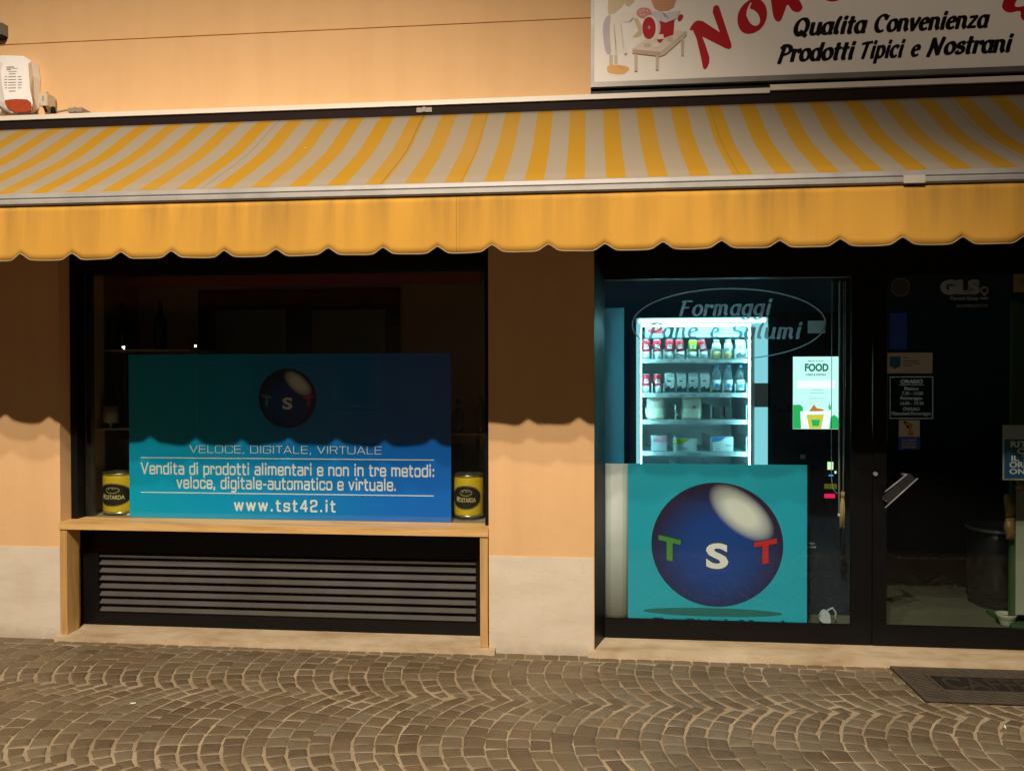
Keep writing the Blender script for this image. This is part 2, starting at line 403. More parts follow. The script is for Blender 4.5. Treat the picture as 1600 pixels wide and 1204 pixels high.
def tag(o, label=None, cat=None, group=None, kind=None):
    for k, v in (('label', label), ('category', cat), ('group', group), ('kind', kind)):
        if v: o[k] = v
    return o
def thing(name, label, cat, group=None):
    o = bpy.data.objects.new(name, None); COL.objects.link(o); o.empty_display_size = 0.1
    return tag(o, label, cat, group)

def text_geo(body, offset=0.0, shear=0.0, spacing=1.0, lines=1.0):
    c = bpy.data.curves.new('letters', 'FONT'); c.body = body; c.offset = offset; c.shear = shear
    c.space_character = spacing; c.align_x = 'CENTER'; c.space_line = lines; c.resolution_u = 4
    o = bpy.data.objects.new('letters', c); COL.objects.link(o)
    dg = bpy.context.evaluated_depsgraph_get(); me = bpy.data.meshes.new_from_object(o.evaluated_get(dg))
    bpy.data.objects.remove(o); bpy.data.curves.remove(c)
    vs = [tuple(v.co[:2]) for v in me.vertices]; fs = [tuple(p.vertices) for p in me.polygons]
    bpy.data.meshes.remove(me); return vs, fs
def lay(geo, x0, x1, z0, z1, y, keep=False):
    """fit flat geometry into a box of the facade plane"""
    vs, fs = geo
    a0, a1 = min(v[0] for v in vs), max(v[0] for v in vs); b0, b1 = min(v[1] for v in vs), max(v[1] for v in vs)
    sx = (x1-x0)/(a1-a0); sz = (z1-z0)/(b1-b0)
    if keep:
        k = min(sx, sz); mx = (x0+x1)/2-(a0+a1)/2*k; return [(v[0]*k+mx, y, z0+(v[1]-b0)*k) for v in vs], fs
    return [(x0+(v[0]-a0)*sx, y, z0+(v[1]-b0)*sz) for v in vs], fs
def add_flat(mb, g):
    vs, fs = g; bv = [mb.bm.verts.new(v) for v in vs]
    for f in fs:
        try: q = mb.bm.faces.new([bv[i] for i in f]); q.material_index = mb.mi
        except ValueError: pass
def words(mb, body, x0, x1, z0, z1, y, offset=0.01, shear=0.0, spacing=1.0):
    add_flat(mb, lay(text_geo(body, offset, shear, spacing), x0, x1, z0, z1, y)); return mb
def ell(cx, cz, rx, rz, n=40, rot=0.0):
    ca, sa = math.cos(rot), math.sin(rot)
    return [(cx+rx*math.cos(2*PI*i/n)*ca-rz*math.sin(2*PI*i/n)*sa, cz+rx*math.cos(2*PI*i/n)*sa+rz*math.sin(2*PI*i/n)*ca) for i in range(n)]
def rect(x0, x1, z0, z1): return [(x0, z0), (x1, z0), (x1, z1), (x0, z1)]
def rrect(x0, x1, z0, z1, r, n=5):
    out = []
    for cx, cz, a in ((x1-r, z0+r, -90), (x1-r, z1-r, 0), (x0+r, z1-r, 90), (x0+r, z0+r, 180)):
        for i in range(n+1):
            q = math.radians(a+90*i/n); out.append((cx+r*math.cos(q), cz+r*math.sin(q)))
    return out
def px_poly(pts, Y): return [(p.x, p.z) for p in (at(x, y, Y) for x, y in pts)]
def px_box(x0, y0, x1, y1, Y):
    a = at(x0, (y0+y1)/2, Y).x; b = at(x1, (y0+y1)/2, Y).x
    return a, b, at((x0+x1)/2, y1, Y).z, at((x0+x1)/2, y0, Y).z
def smooth_loop(pts, it=2):
    for _ in range(it):
        out = []
        for i in range(len(pts)):
            a, b = pts[i], pts[(i+1) % len(pts)]
            out += [(a[0]*.75+b[0]*.25, a[1]*.75+b[1]*.25), (a[0]*.25+b[0]*.75, a[1]*.25+b[1]*.75)]
        pts = out
    return pts

# ------------------------------------------------------------------ brush lettering: strokes swept with a nib
def arc(cx, cy, rx, ry, a0, a1, n=18):
    return [(cx+rx*math.cos(math.radians(a0+(a1-a0)*i/n)), cy+ry*math.sin(math.radians(a0+(a1-a0)*i/n))) for i in range(n+1)]
def rp(pts, r=0.24, closed=False, n=6):
    """polyline with rounded corners"""
    out = []; P = [Vector(p) for p in pts]; N = len(P)
    for i in range(N):
        if not closed and i in (0, N-1): out.append(tuple(P[i])); continue
        a, b, c = P[i-1], P[i], P[(i+1) % N]
        d1, d2 = (a-b), (c-b); k = min(r, d1.length*.5, d2.length*.5)
        p, q = b+d1.normalized()*k, b+d2.normalized()*k
        for j in range(n+1):
            s_ = j/n; out.append(tuple((1-s_)**2*p+2*s_*(1-s_)*b+s_**2*q))
    if closed: out.append(out[0])
    return out
SQ = {   # squarish wide letters
 'a': (1.0, [rp([(.08, 1), (.88, 1), (.88, 0)]), rp([(.88, .57), (.05, .57), (.05, 0), (.88, 0)])]),
 'c': (.95, [rp([(.85, .72), (.85, 1), (.05, 1), (.05, 0), (.85, 0), (.85, .28)])]),
 'd': (1.0, [[(.88, 1.45), (.88, 0)], rp([(.88, 0), (.05, 0), (.05, 1), (.88, 1)])]),
 'e': (.98, [rp([(.88, .24), (.88, 0), (.05, 0), (.05, 1), (.88, 1), (.88, .5)], .24) + [(.88, .5)], [(.88, .5), (.05, .5)]]),
 'g': (1.0, [rp([(.88, 0), (.05, 0), (.05, 1), (.88, 1)]), rp([(.88, 1), (.88, -.42), (.1, -.42)])]),
 'i': (.30, [[(.1, 1), (.1, 0)], [(.1, 1.3), (.1, 1.5)]]),
 'l': (.30, [[(.1, 1.5), (.1, 0)]]),
 'm': (1.5, [[(.05, 0), (.05, 1.05)], rp([(.05, 1), (.7, 1), (.7, 0)]), rp([(.7, 1), (1.36, 1), (1.36, 0)])]),
 'n': (1.0, [[(.05, 0), (.05, 1.05)], rp([(.05, 1), (.86, 1), (.86, 0)])]),
 'o': (1.0, [rp([(.05, .5), (.05, 0), (.88, 0), (.88, 1), (.05, 1), (.05, .5)])]),
 'p': (1.0, [[(.05, -.45), (.05, 1.05)], rp([(.05, 1), (.88, 1), (.88, 0), (.05, 0)])]),
 'r': (.68, [[(.05, 0), (.05, 1.05)], rp([(.05, 1), (.55, 1), (.6, .74)])]),
 's': (.92, [rp([(.8, .78), (.8, 1), (.05, 1), (.05, .52), (.8, .52), (.8, 0), (.05, 0), (.05, .22)])]),
 't': (.70, [rp([(.2, 1.38), (.2, 0), (.62, 0)]), [(-.03, 1), (.6, 1)]]),
 'u': (1.0, [rp([(.05, 1), (.05, 0), (.86, 0)]), [(.86, 1), (.86, -.05)]]),
 'v': (.95, [[(.0, 1.03), (.42, 0)], [(.42, 0), (.84, 1.03)]]),
 'w': (1.38, [[(0, 1.03), (.31, 0)], [(.31, 0), (.62, 1.03)], [(.62, 1.03), (.93, 0)], [(.93, 0), (1.24, 1.03)]]),
 'V': (1.3, [[(0, 1.45), (.6, 0)], [(.6, 0), (1.2, 1.45)]]),
 'E': (1.2, [[(.05, 1.45), (.05, -.04)], [(.05, 1.42), (1.05, 1.42)], [(.05, .74), (1.0, .74)], [(.05, 0), (1.05, 0)]]),
 'L': (1.05, [[(.05, 1.45), (.05, -.04)], [(.05, 0), (.95, 0)]]),
 'O': (1.42, [rp([(.05, .7), (.05, 0), (1.25, 0), (1.25, 1.42), (.05, 1.42), (.05, .7)], .3)]),
 'C': (1.32, [rp([(1.2, 1.05), (1.2, 1.42), (.05, 1.42), (.05, 0), (1.2, 0), (1.2, .37)], .3)]),
 'D': (1.38, [[(.05, 1.46), (.05, -.04)], rp([(.05, 1.42), (1.2, 1.42), (1.2, 0), (.05, 0)], .34)]),
 'I': (.30, [[(.1, 1.45), (.1, -.02)]]),
 'G': (1.38, [rp([(1.22, 1.08), (1.22, 1.42), (.05, 1.42), (.05, 0), (1.22, 0), (1.22, .66)], .3), [(1.22, .68), (.7, .68)]]),
 'T': (1.12, [[(0, 1.42), (1.05, 1.42)], [(.52, 1.42), (.52, -.02)]]),
 'A': (1.3, [[(0, -.02), (.58, 1.45)], [(.58, 1.45), (1.18, -.02)], [(.22, .42), (.96, .42)]]),
 'R': (1.28, [[(.05, 1.46), (.05, -.02)], rp([(.05, 1.42), (1.12, 1.42), (1.12, .68), (.05, .68)], .28), [(.75, .68), (1.14, -.02)]]),
 'U': (1.36, [rp([(.05, 1.45), (.05, 0), (1.2, 0), (1.2, 1.45)], .34)]),
 ',': (.34, [[(.14, .1), (.04, -.25)]]), '.': (.34, [[(.1, -.02), (.1, .16)]]), ':': (.34, [[(.1, -.02), (.1, .16)], [(.1, .72), (.1, .9)]]),
 '-': (.62, [[(.06, .55), (.5, .55)]]), ' ': (.48, []),
 '4': (1.05, [[(.72, 1.45), (.72, -.03)], [(.66, 1.42), (.02, .4)], [(.0, .38), (.98, .38)]]),
 '2': (1.0, [rp([(.05, 1.05), (.05, 1.42), (.85, 1.42), (.85, .78), (.05, .62), (.05, 0)]), [(.05, 0), (.9, 0)]]),
}
BR = {   # brush script, upright skeleton; sheared afterwards
 'Q': (1.35, [arc(.62, .72, .52, .74, 75, 425, 26), [(.6, .3), (.85, .1), (1.15, -.12)]]),
 'C': (1.15, [[(.92, 1.1), (.98, 1.28)] + arc(.62, .72, .52, .74, 50, 300, 22)]),
 'P': (1.05, [[(.12, -.15), (.2, .5), (.28, 1.38)], [(.0, 1.2)] + arc(.35, 1.02, .58, .42, 110, -100, 18)]),
 'T': (1.1, [[(.02, 1.28), (.5, 1.38), (1.1, 1.42)], [(.6, 1.36), (.5, .6), (.42, 0)]]),
 'N': (1.4, [[(.08, -.15), (.22, .5), (.3, 1.4)], [(.3, 1.36), (.6, .7), (.92, .02)], [(.92, .02), (1.02, .7), (1.18, 1.45)]]),
 'S': (1.0, [[(.82, 1.15)] + arc(.48, 1.05, .36, .36, 40, 230, 16) + arc(.45, .35, .40, .38, 60, -140, 18)]),
 'F': (1.05, [[(.15, 0), (.22, .7), (.32, 1.4)], [(.05, 1.34), (.5, 1.42), (.98, 1.38)], [(.26, .75), (.78, .78)]]),
 'a': (.92, [arc(.40, .5, .36, .5, 60, 390, 20), [(.76, 1.0), (.74, .35)] + arc(.86, .22, .14, .2, 180, 290, 6)]),
 'c': (.78, [arc(.44, .5, .38, .5, 50, 310, 20)]),
 'd': (.95, [arc(.40, .5, .36, .5, 60, 390, 20), [(.84, 1.5), (.76, .7), (.76, 0)]]),
 'e': (.82, [[(.14, .48), (.5, .6)] + arc(.44, .66, .26, .34, 0, 120, 8) + arc(.46, .5, .38, .5, 120, 310, 16)]),
 'g': (.92, [arc(.40, .5, .36, .5, 50, 390, 20), [(.76, 1.0), (.74, .2)] + arc(.42, -.1, .33, .34, 10, -160, 12)]),
 'i': (.42, [[(.2, 1.0), (.16, .4), (.2, 0)], [(.2, 1.3), (.24, 1.48)]]),
 'l': (.50, [[(.34, 1.46), (.2, 1.1), (.14, .5), (.18, .12), (.38, .03)]]),
 'm': (1.45, [[(.12, 1.0), (.12, 0)], [(.12, .65)] + arc(.36, .72, .26, .28, 150, 0, 10) + [(.6, 0)], [(.62, .65)] + arc(.88, .72, .26, .28, 150, 0, 10) + [(1.14, .25), (1.28, .02)]]),
 'n': (.98, [[(.12, 1.0), (.12, 0)], [(.12, .6)] + arc(.42, .70, .30, .30, 150, 0, 10) + [(.72, .25), (.86, .02)]]),
 'o': (.90, [arc(.44, .5, .38, .5, 70, 430, 24)]),
 'p': (.95, [[(.16, 1.0), (.1, -.45)], arc(.46, .5, .36, .5, 150, -150, 20)]),
 'r': (.70, [[(.12, 1.0), (.12, 0)], [(.12, .6), (.3, .92), (.62, .95), (.66, .78)]]),
 's': (.76, [[(.64, .86)] + arc(.40, .74, .25, .25, 50, 220, 12) + arc(.36, .27, .30, .27, 60, -150, 12)]),
 't': (.60, [[(.26, 1.4), (.22, .3)] + arc(.36, .2, .14, .2, 180, 300, 6), [(.0, .96), (.56, 1.02)]]),
 'u': (.98, [[(.12, 1.0), (.12, .35)] + arc(.4, .32, .28, .32, 180, 330, 10), [(.76, 1.0), (.74, .2), (.88, .0)]]),
 'v': (.85, [[(.08, 1.0), (.36, 0)], [(.36, 0), (.6, .5), (.8, 1.05)]]),
 'z': (.85, [[(.08, .94), (.72, .98)], [(.7, .96), (.1, .06)], [(.06, .04), (.76, .05)]]),
 ' ': (.5, []),
}
def stroke_ribbon(mb, pts, y, nib, T):
    """pts in letter units; nib = (a, b, angle); T maps letter units to the facade plane"""
    a, b, ang = nib; ca, sa = math.cos(ang), math.sin(ang)
    P = [Vector(p) for p in pts]; Q = [P[0]]
    for p in P[1:]:
        if (p-Q[-1]).length > 1e-4: Q.append(p)
    if len(Q) < 2: return
    def half(n): return math.sqrt((a*(n.x*ca+n.y*sa))**2 + (b*(-n.x*sa+n.y*ca))**2)
    rows = []
    for i, p in enumerate(Q):
        d1 = (Q[i]-Q[i-1]).normalized() if i else (Q[1]-Q[0]).normalized()
        d2 = (Q[i+1]-Q[i]).normalized() if i < len(Q)-1 else d1
        d = d1+d2
        d = d.normalized() if d.length > 1e-3 else d1
        n = Vector((-d.y, d.x)); h = half(n)
        c = max(0.6, d.dot(d1)); h = h/c
        if i == 0:
            for k in (0.55, 0.3): rows.append((p-d*h*k, n, h*math.sqrt(1-k*k)*0.95))
        rows.append((p, n, h))
        if i == len(Q)-1:
            for k in (0.3, 0.55): rows.append((p+d*h*k, n, h*math.sqrt(1-k*k)*0.95))
    L = [mb.bm.verts.new(T(p+n*h, y)) for p, n, h in rows]; R = [mb.bm.verts.new(T(p-n*h, y)) for p, n, h in rows]
    for i in range(len(rows)-1):
        f = mb.bm.faces.new((L[i], L[i+1], R[i+1], R[i])); f.material_index = mb.mi
def lettering(mb, body, table, x0, x1, zb, xh, y, nib, shear=0.0, gap=0.12, dy=-0.00003):
    """write body from x0 to x1, baseline zb, x-height xh"""
    adv = sum(table[c][0]+gap for c in body)-gap
    k = (x1-x0)/(adv-0.05); pen = 0.0; n = 0
    for c in body:
        w, st = table[c]
        for s_ in st:
            if len(s_) < 2: continue
            off = pen
            def T(p, yy, off=off): return (x0+(off+p.x)*k+shear*p.y*xh, yy, zb+p.y*xh)
            stroke_ribbon(mb, s_, y+dy*(n % 12), nib, T); n += 1
        pen += w+gap
    return mb

# ================================================================== THE SETTING
# pavement: sand bed with porphyry setts laid in segmental arches
pav = MB()
pav.face([(-40, 0.0, -0.003), (40, 0.0, -0.003), (40, -2.3, -0.003), (-40, -2.3, -0.003)])
pav.bm.faces.ensure_lookup_table()
tone = pav.bm.loops.layers.float_color.new('tone')
def sett(corners, inset=0.0034):
    c = [Vector(p) for p in corners]; ctr = sum(c, Vector((0, 0)))/4
    e = [(c[i]-c[(i+1) % 4]).length for i in range(4)]
    if min(e) < 0.016: return
    pts = []
    jit = [Vector((random.gauss(0, .0035), random.gauss(0, .0035))) for _ in range(4)]
    c = [ctr+(p-ctr)*(1-inset/max(0.02, (p-ctr).length))+j for p, j in zip(c, jit)]
    for i in range(4):
        p, a, b = c[i], c[i-1], c[(i+1) % 4]; k = random.uniform(.003, .010)
        pts += [p+(a-p).normalized()*k, p+((a-p).normalized()+(b-p).normalized())*k*.28, p+(b-p).normalized()*k]
    zt = random.gauss(0, .0006); sx, sy = random.gauss(0, .009), random.gauss(0, .009)
    if random.random() < 0.12: zt -= 0.0022
    def zz(p): return zt+(p.x-ctr.x)*sx+(p.y-ctr.y)*sy
    col = (random.random(), random.random(), random.random(), 1)
    top = [pav.bm.verts.new((*(ctr+(p-ctr)*.93), zz(p))) for p in pts]
    mid = [pav.bm.verts.new((*p, zz(p)-.0022)) for p in pts]
    bot = [pav.bm.verts.new((*p, -.02)) for p in pts]
    n = len(pts); apex = pav.bm.verts.new((ctr.x, ctr.y, zt+random.uniform(.0008, .0028)))
    inn = [pav.bm.verts.new((*(ctr+(p-ctr)*.55), zz(p)*.5+zt*.5+random.uniform(.0004, .0020))) for p in pts]
    fs = []
    for i in range(n):
        fs.append(pav.bm.faces.new((top[i], top[(i+1) % n], inn[(i+1) % n], inn[i]))); fs.append(pav.bm.faces.new((inn[i], inn[(i+1) % n], apex)))
    for f in fs: f.smooth = True
    for i in range(n):
        j = (i+1) % n
        f = pav.bm.faces.new((mid[i], mid[j], top[j], top[i])); fs.append(f)
        fs.append(pav.bm.faces.new((bot[i], bot[j], mid[j], mid[i])))
    for f in fs:
        f.material_index = 1
        for l in f.loops: l[tone] = col
x = -5.2
while x < 5.2:                                   # straight row along the facade
    w = random.uniform(.09, .12); sett([(x, -.095), (x+w, -.095), (x+w, -.012), (x, -.012)]); x += w
BW, R0 = 0.80, 0.80/(2*math.sin(math.radians(48)))
PITCH_X = 0.0985
for band in range(3):
    yc = -0.27-band*BW
    xshift = random.uniform(0, PITCH_X)
    for j in range(-58, 60):
        xj = j*PITCH_X+xshift+R0*math.cos(math.radians(48))
        a0_, a1_ = math.radians(50)+random.uniform(-.02, .05), math.radians(-50)+random.uniform(-.05, .02)
        nst = round((a0_-a1_)/(0.098/R0)+random.uniform(-.3, .3))
        ws = [random.uniform(.84, 1.16) for _ in range(nst)]; sw = sum(ws); th = a0_
        for w_ in ws:
            t2 = th-(a0_-a1_)*w_/sw
            def pt(a, far):
                p = Vector((xj-R0*math.cos(a), yc+R0*math.sin(a)))
                if far: p += Vector((math.cos(a), -math.sin(a)*.55))*PITCH_X*math.cos(a)**.7
                return p
            q = [pt(th, False), pt(th, True), pt(t2, True), pt(t2, False)]
            th = t2
            if min(p.y for p in q) < -2.3: continue
            if max(p.y for p in q) > -.085:
                q = [Vector((p.x, min(p.y, -.099))) for p in q]
                if max(p.y for p in q)-min(p.y for p in q) < .03: continue
            sett(q)
tag(pav.build('pavement', ['joint_sand', 'porphyry_setts']), kind='structure')
plain('asphalt', (0.022, 0.021, 0.020), 0.85, 0, 0.2, 3, 0.4, 120)
unseen_road = MB(); unseen_road.face([(-60, -2.42, -0.11), (60, -2.42, -0.11), (60, -60, -0.11), (-60, -60, -0.11)])  # unseen road and kerb, set near and dark to cut bounce light
tag(unseen_road.build('unseen_road', 'asphalt'), kind='structure')
kb_ = MB(); kb_.box(-60, 60, -2.44, -2.3, -0.15, -0.001)
plain('kerb_granite', (0.06, 0.057, 0.05), 0.8, 0, 0.2, 30); tag(kb_.build('kerb', 'kerb_granite', None, .008), kind='structure')

# ------------------------------------------------------------------ shop building
B = thing('shop_building', 'orange plastered shop front with dark framed window and glass door above cobbles', 'building')
OL, OR, DL, DR, OT = -3.259, -0.570, 0.050, 3.60, 2.46
w = MB()
for x0, x1 in ((-7.0, OL), (OR, DL), (DR, 6.5)): w.box(x0, x1, 0, 0.45, -0.02, OT)
w.box(-7.0, 6.5, 0, 0.45, OT, 3.685); w.box(-7.0, 6.5, 0.006, 0.45, 3.685, 3.702); w.box(-7.0, 6.5, 0, 0.45, 3.702, 6.2)
w.build('wall', 'orange_stucco', B)
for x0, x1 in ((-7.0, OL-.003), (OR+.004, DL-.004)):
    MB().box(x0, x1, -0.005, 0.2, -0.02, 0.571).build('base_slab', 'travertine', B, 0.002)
# thresholds
m = MB(); m.box(OL-.01, OR+.04, -0.055, 0.21, -0.02, 0.030); m.build('threshold', 'threshold_stone', B, 0.004)
m = MB(); m.box(DL-.04, DR, -0.045, 0.235, -0.02, 0.034); m.build('threshold', 'threshold_stone', B, 0.004)
# wooden surround under the window
sill = MB(); sill.box(OL+.002, OR-.001, -0.022, 0.185, 0.686, 0.729); sill.build('window_sill', 'varnished_wood', B, 0.003)
for x0, x1 in ((OL+.004, OL+.049), (OR-.050, OR-.004)):
    MB().box(x0, x1, -0.012, 0.10, 0.031, 0.6855).build('sill_post', 'varnished_wood_upright', B, 0.003)
# louvred grille
gx0, gx1, gz0, gz1 = OL+.05, OR-.051, 0.031, 0.685
g = MB(); GY = 0.205
zs = [at(450, yy, GY).z for yy in (868, 972)]
sx0, sx1 = at(157, 920, GY).x, at(744, 920, GY).x
for a in ((gx0-.09, sx0, gz0, gz1), (sx1, gx1+.04, gz0, gz1)): g.box(a[0], a[1], GY-.02, GY+.02, a[2], a[3])
g.box(sx0, sx1, GY-.02, GY+.02, at(450, 867, GY).z, gz1); g.box(sx0, sx1, GY-.02, GY+.02, gz0, at(450, 963, GY).z)
gf = g.build('grille', 'black_metal', B, 0.002)
s_ = MB(); top_z, bot_z = at(450, 866, GY).z, at(450, 965, GY).z
n = 8; ph = (top_z-bot_z)/n
for i in range(n):
    z1 = top_z-i*ph-.002; z0 = z1-ph*.62
    s_.face([(sx0, GY+.035, z1), (sx1, GY+.035, z1), (sx1, GY-.012, z0), (sx0, GY-.012, z0)])
    s_.face([(sx0, GY-.012, z0), (sx1, GY-.012, z0), (sx1, GY-.008, z0-.006), (sx0, GY-.008, z0-.006)])
s_.build('slats', 'louvre_metal', gf)
MB().box(gx0-.1, gx1+.05, GY+.05, GY+.06, 0.0, 0.69).build('grille_backing', 'interior_black', B)
# display window
wf = MB(); WY0, WY1 = 0.100, 0.180
wf.box(OL+.001, OL+.045, WY0, WY1, 0.730, OT-.001); wf.box(OR-.034, OR-.001, WY0, WY1, 0.730, OT-.001)
wf.box(OL+.045, OR-.034, WY0, WY1, 2.278, OT-.001)
win = wf.build('display_window', 'black_metal', B, 0.002)
MB().box(OL+.045, OR-.034, 0.166, 0.174, 0.730, 2.278).build('pane', 'window_glass', win)
# display niche behind the pane
d = MB()
d.box(OL-.15, OR+.1, 1.02, 1.06, 0.6, 2.7)
d.build('niche_back', 'interior_brown', B)
MB().box(OL-.10, OR+.06, 0.186, 1.02, 0.69, 0.7285).build('niche_floor', 'board_olive', B)
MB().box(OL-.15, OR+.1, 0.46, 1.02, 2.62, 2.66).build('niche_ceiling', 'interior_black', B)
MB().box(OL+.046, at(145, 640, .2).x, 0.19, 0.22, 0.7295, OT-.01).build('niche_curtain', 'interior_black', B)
MB().box(OL-.14, OL-.10, 0.451, 1.02, 0.69, 2.62).build('niche_side', 'board_olive', B)
MB().box(OR+.06, OR+.09, 0.451, 1.02, 0.69, 2.62).build('niche_side', 'board_olive', B)
plain('niche_panel', (0.16, 0.155, 0.145), 0.6)
# dark door shape on the niche back, standing in for a reflection
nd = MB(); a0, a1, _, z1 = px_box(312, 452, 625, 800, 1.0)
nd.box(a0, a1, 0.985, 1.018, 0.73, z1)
ndo = nd.build('reflected_door', 'interior_black', B)
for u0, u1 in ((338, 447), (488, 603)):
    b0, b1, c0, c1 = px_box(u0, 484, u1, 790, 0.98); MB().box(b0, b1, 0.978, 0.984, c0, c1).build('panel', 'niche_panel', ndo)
m = MB(); b0, b1, c0, c1 = px_box(150, 430, 752, 446, 0.9); m.box(b0, b1, 0.86, 0.9, c0, c1); plain('niche_red', (0.50, 0.10, 0.08), 0.7); m.build('niche_rail', 'niche_red', B)

# shop room behind the door
RX0, RX1, RY, RZ = -0.46, 5.4, 3.9, 2.75
MB().box(-0.46, 5.4, 0.236, RY, -0.02, 0.034).build('room_floor', 'interior_floor', B)
MB().box(RX0-.04, RX0, 0.45, RY, -0.02, RZ).build('light_partition', 'interior_grey', B)  # unseen wall put in to keep machine light out of the niche
MB().box(RX1, RX1+.05, 0.45, RY, -0.02, RZ).build('side_wall', 'interior_grey', B)
MB().box(RX0, RX1, RY, RY+.05, -0.02, RZ).build('back_wall', 'interior_grey', B)
MB().box(RX0, RX1, 0.45, RY, RZ, RZ+.05).build('room_ceiling', 'ceiling_white', B)
MB().box(DL-.3, 1.9, 1.62, 1.68, 0.034, RZ-.001).build('room_divider', 'interior_grey', B)

# door frame and leaves
DY0, DY1 = 0.215, 0.233
gl0, gl1 = at(945, 700, DY0).x, at(1330, 700, DY0).x
gr0 = at(1385, 700, DY0).x; gzb0, gzt = at(945, 965, DY0).z, at(1130, 434, DY0).z
jm = MB()
jv = [(DL+.001, 0.002), (gl0, DY0), (gl0, DY1), (DL+.001, DY1)]
vb = [jm.bm.verts.new((p[0], p[1], .0345)) for p in jv]; vt = [jm.bm.verts.new((p[0], p[1], OT-.001)) for p in jv]
for i in range(4): jm.bm.faces.new((vb[i], vb[(i+1) % 4], vt[(i+1) % 4], vt[i]))
jm.bm.faces.new(vb); jm.bm.faces.new(vt[::-1])
jm.build('door_jamb', 'black_metal', B)
fx = MB()
mid = at(1363, 700, DY0).x
fx.box(gl0+.0005, mid-.002, DY0, DY1, 0.035, gzb0); fx.box(gl0+.0005, mid-.002, DY0, DY1, gzt, OT-.001); fx.box(gl1, mid-.002, DY0, DY1, gzb0, gzt)
side = fx.build('fixed_light', 'black_metal', B, 0.002)
MB().box(gl0, gl1, .2205, .2275, gzb0, gzt).build('pane', 'window_glass', side)
lf = MB(); LX1 = 2.95
lf.box(mid+.002, gr0, DY0-.006, DY1, 0.037, OT-.004); lf.box(LX1-.09, LX1, DY0-.006, DY1, 0.037, OT-.004)
lf.box(gr0, LX1-.09, DY0-.006, DY1, 0.037, gzb0+.003); lf.box(gr0, LX1-.09, DY0-.006, DY1, gzt, OT-.004)
leaf = lf.build('door', 'black_metal', B, 0.002)
MB().box(gr0, LX1-.09, .2205, .2275, gzb0+.003, gzt).build('pane', 'window_glass', leaf)
MB().box(LX1+.002, DR, DY0, DY1, .035, OT-.001).build('door_post', 'black_metal', B)
h = MB()
hy = DY0-.06
for (u0, v0), (u1, v1) in (((1383, 793), (1434, 747)), ((1383, 768), (1417, 741))):
    p, q = at(u0, v0, hy), at(u1, v1, hy)
    h.tube([p, q], .0042, 10)
p, q = at(1384, 781, hy), at(1427, 744, hy)
dv = (q-p).normalized(); nv = Vector((-dv.z, 0, dv.x))*.026
h.mat(1)
for yy in (hy+.002, hy+.008): h.face([tuple(Vector((v.x, yy, v.z))) for v in (p-nv, q-nv, q+nv, p+nv)])
h.mat(0)
h.tube([p+Vector((.01, .004, 0)), (p.x+.01, DY0-.006, p.z)], .010, 10); h.tube([q-Vector((.02, -.004, 0)), (q.x-.02, DY0+.03, q.z)], .010, 10)
h.build('handle', ['aluminium', 'interior_black'], leaf)
gk = MB(); gk.tube([(gr0+.010, .240, at(1387, 690, .24).z), (gr0+.010, .240, at(1387, 445, .24).z)], .0045, 12); gk.build('glazing_bead', 'aluminium', leaf)
k = at(1368, 740, DY0-.02)
kb = MB(); kb.tube([(k.x, DY0-.006, k.z), (k.x, DY0-.024, k.z)], .012, 14); kb.build('lock', 'aluminium', leaf)

# ------------------------------------------------------------------ awning
A = thing('awning', 'yellow and grey striped awning with a plain yellow scalloped valance over the shop front', 'awning')
AX0, AX1 = -4.9, 4.4
prof = [(-.130, 3.126), (-.165, 3.098), (-.22, 3.053), (-.30, 2.983), (-.40, 2.895), (-.50, 2.815), (-.61, 2.742), (-.73, 2.668), (-.87, 2.585), (-1.0, 2.508)]
def lean(x): return max(0.0, min(1.0, (0.2-x)/2.4))
def prof_at(i, x):
    y, z = prof[i]; k = .38*lean(x); t_ = (y-prof[0][0])/(prof[-1][0]-prof[0][0])
    zl = prof[0][1]+(prof[-1][1]-prof[0][1])*t_
    return y, z+(zl-z)*k
def fabric_z(i, x):
    tt = i/(len(prof)-1)
    sag = 0.005*math.sin(x*1.35+.6)*math.sin(PI*tt) + 0.004*math.sin(x*5.1)*math.sin(PI*tt)
    cre = -0.012*math.exp(-((x+.95)/.03)**2)*math.sin(PI*tt)
    return sag+cre
fb = MB(); NX = 186; rows = []; fuv = fb.bm.loops.layers.uv.new('along')
for i, (y, z) in enumerate(prof):
    row = []
    for k in range(NX+1):
        x = AX0+(AX1-AX0)*k/NX; tt = i/(len(prof)-1); yy, zz_ = prof_at(i, x)
        row.append(fb.bm.verts.new((x+.06*lean(x)*(1-tt), yy, zz_+fabric_z(i, x))))
    rows.append(row)
for a, b in zip(rows, rows[1:]):
    for k in range(NX):
        f = fb.bm.faces.new((a[k], a[k+1], b[k+1], b[k])); f.smooth = True
        xs_ = (AX0+(AX1-AX0)*k/NX, AX0+(AX1-AX0)*(k+1)/NX)
        for l, xv in zip(f.loops, (xs_[0], xs_[1], xs_[1], xs_[0])): l[fuv].uv = (xv, 0.5)
fo = fb.build('fabric', 'striped_cloth', A)
sd = fo.modifiers.new('thickness', 'SOLIDIFY'); sd.thickness = 0.002
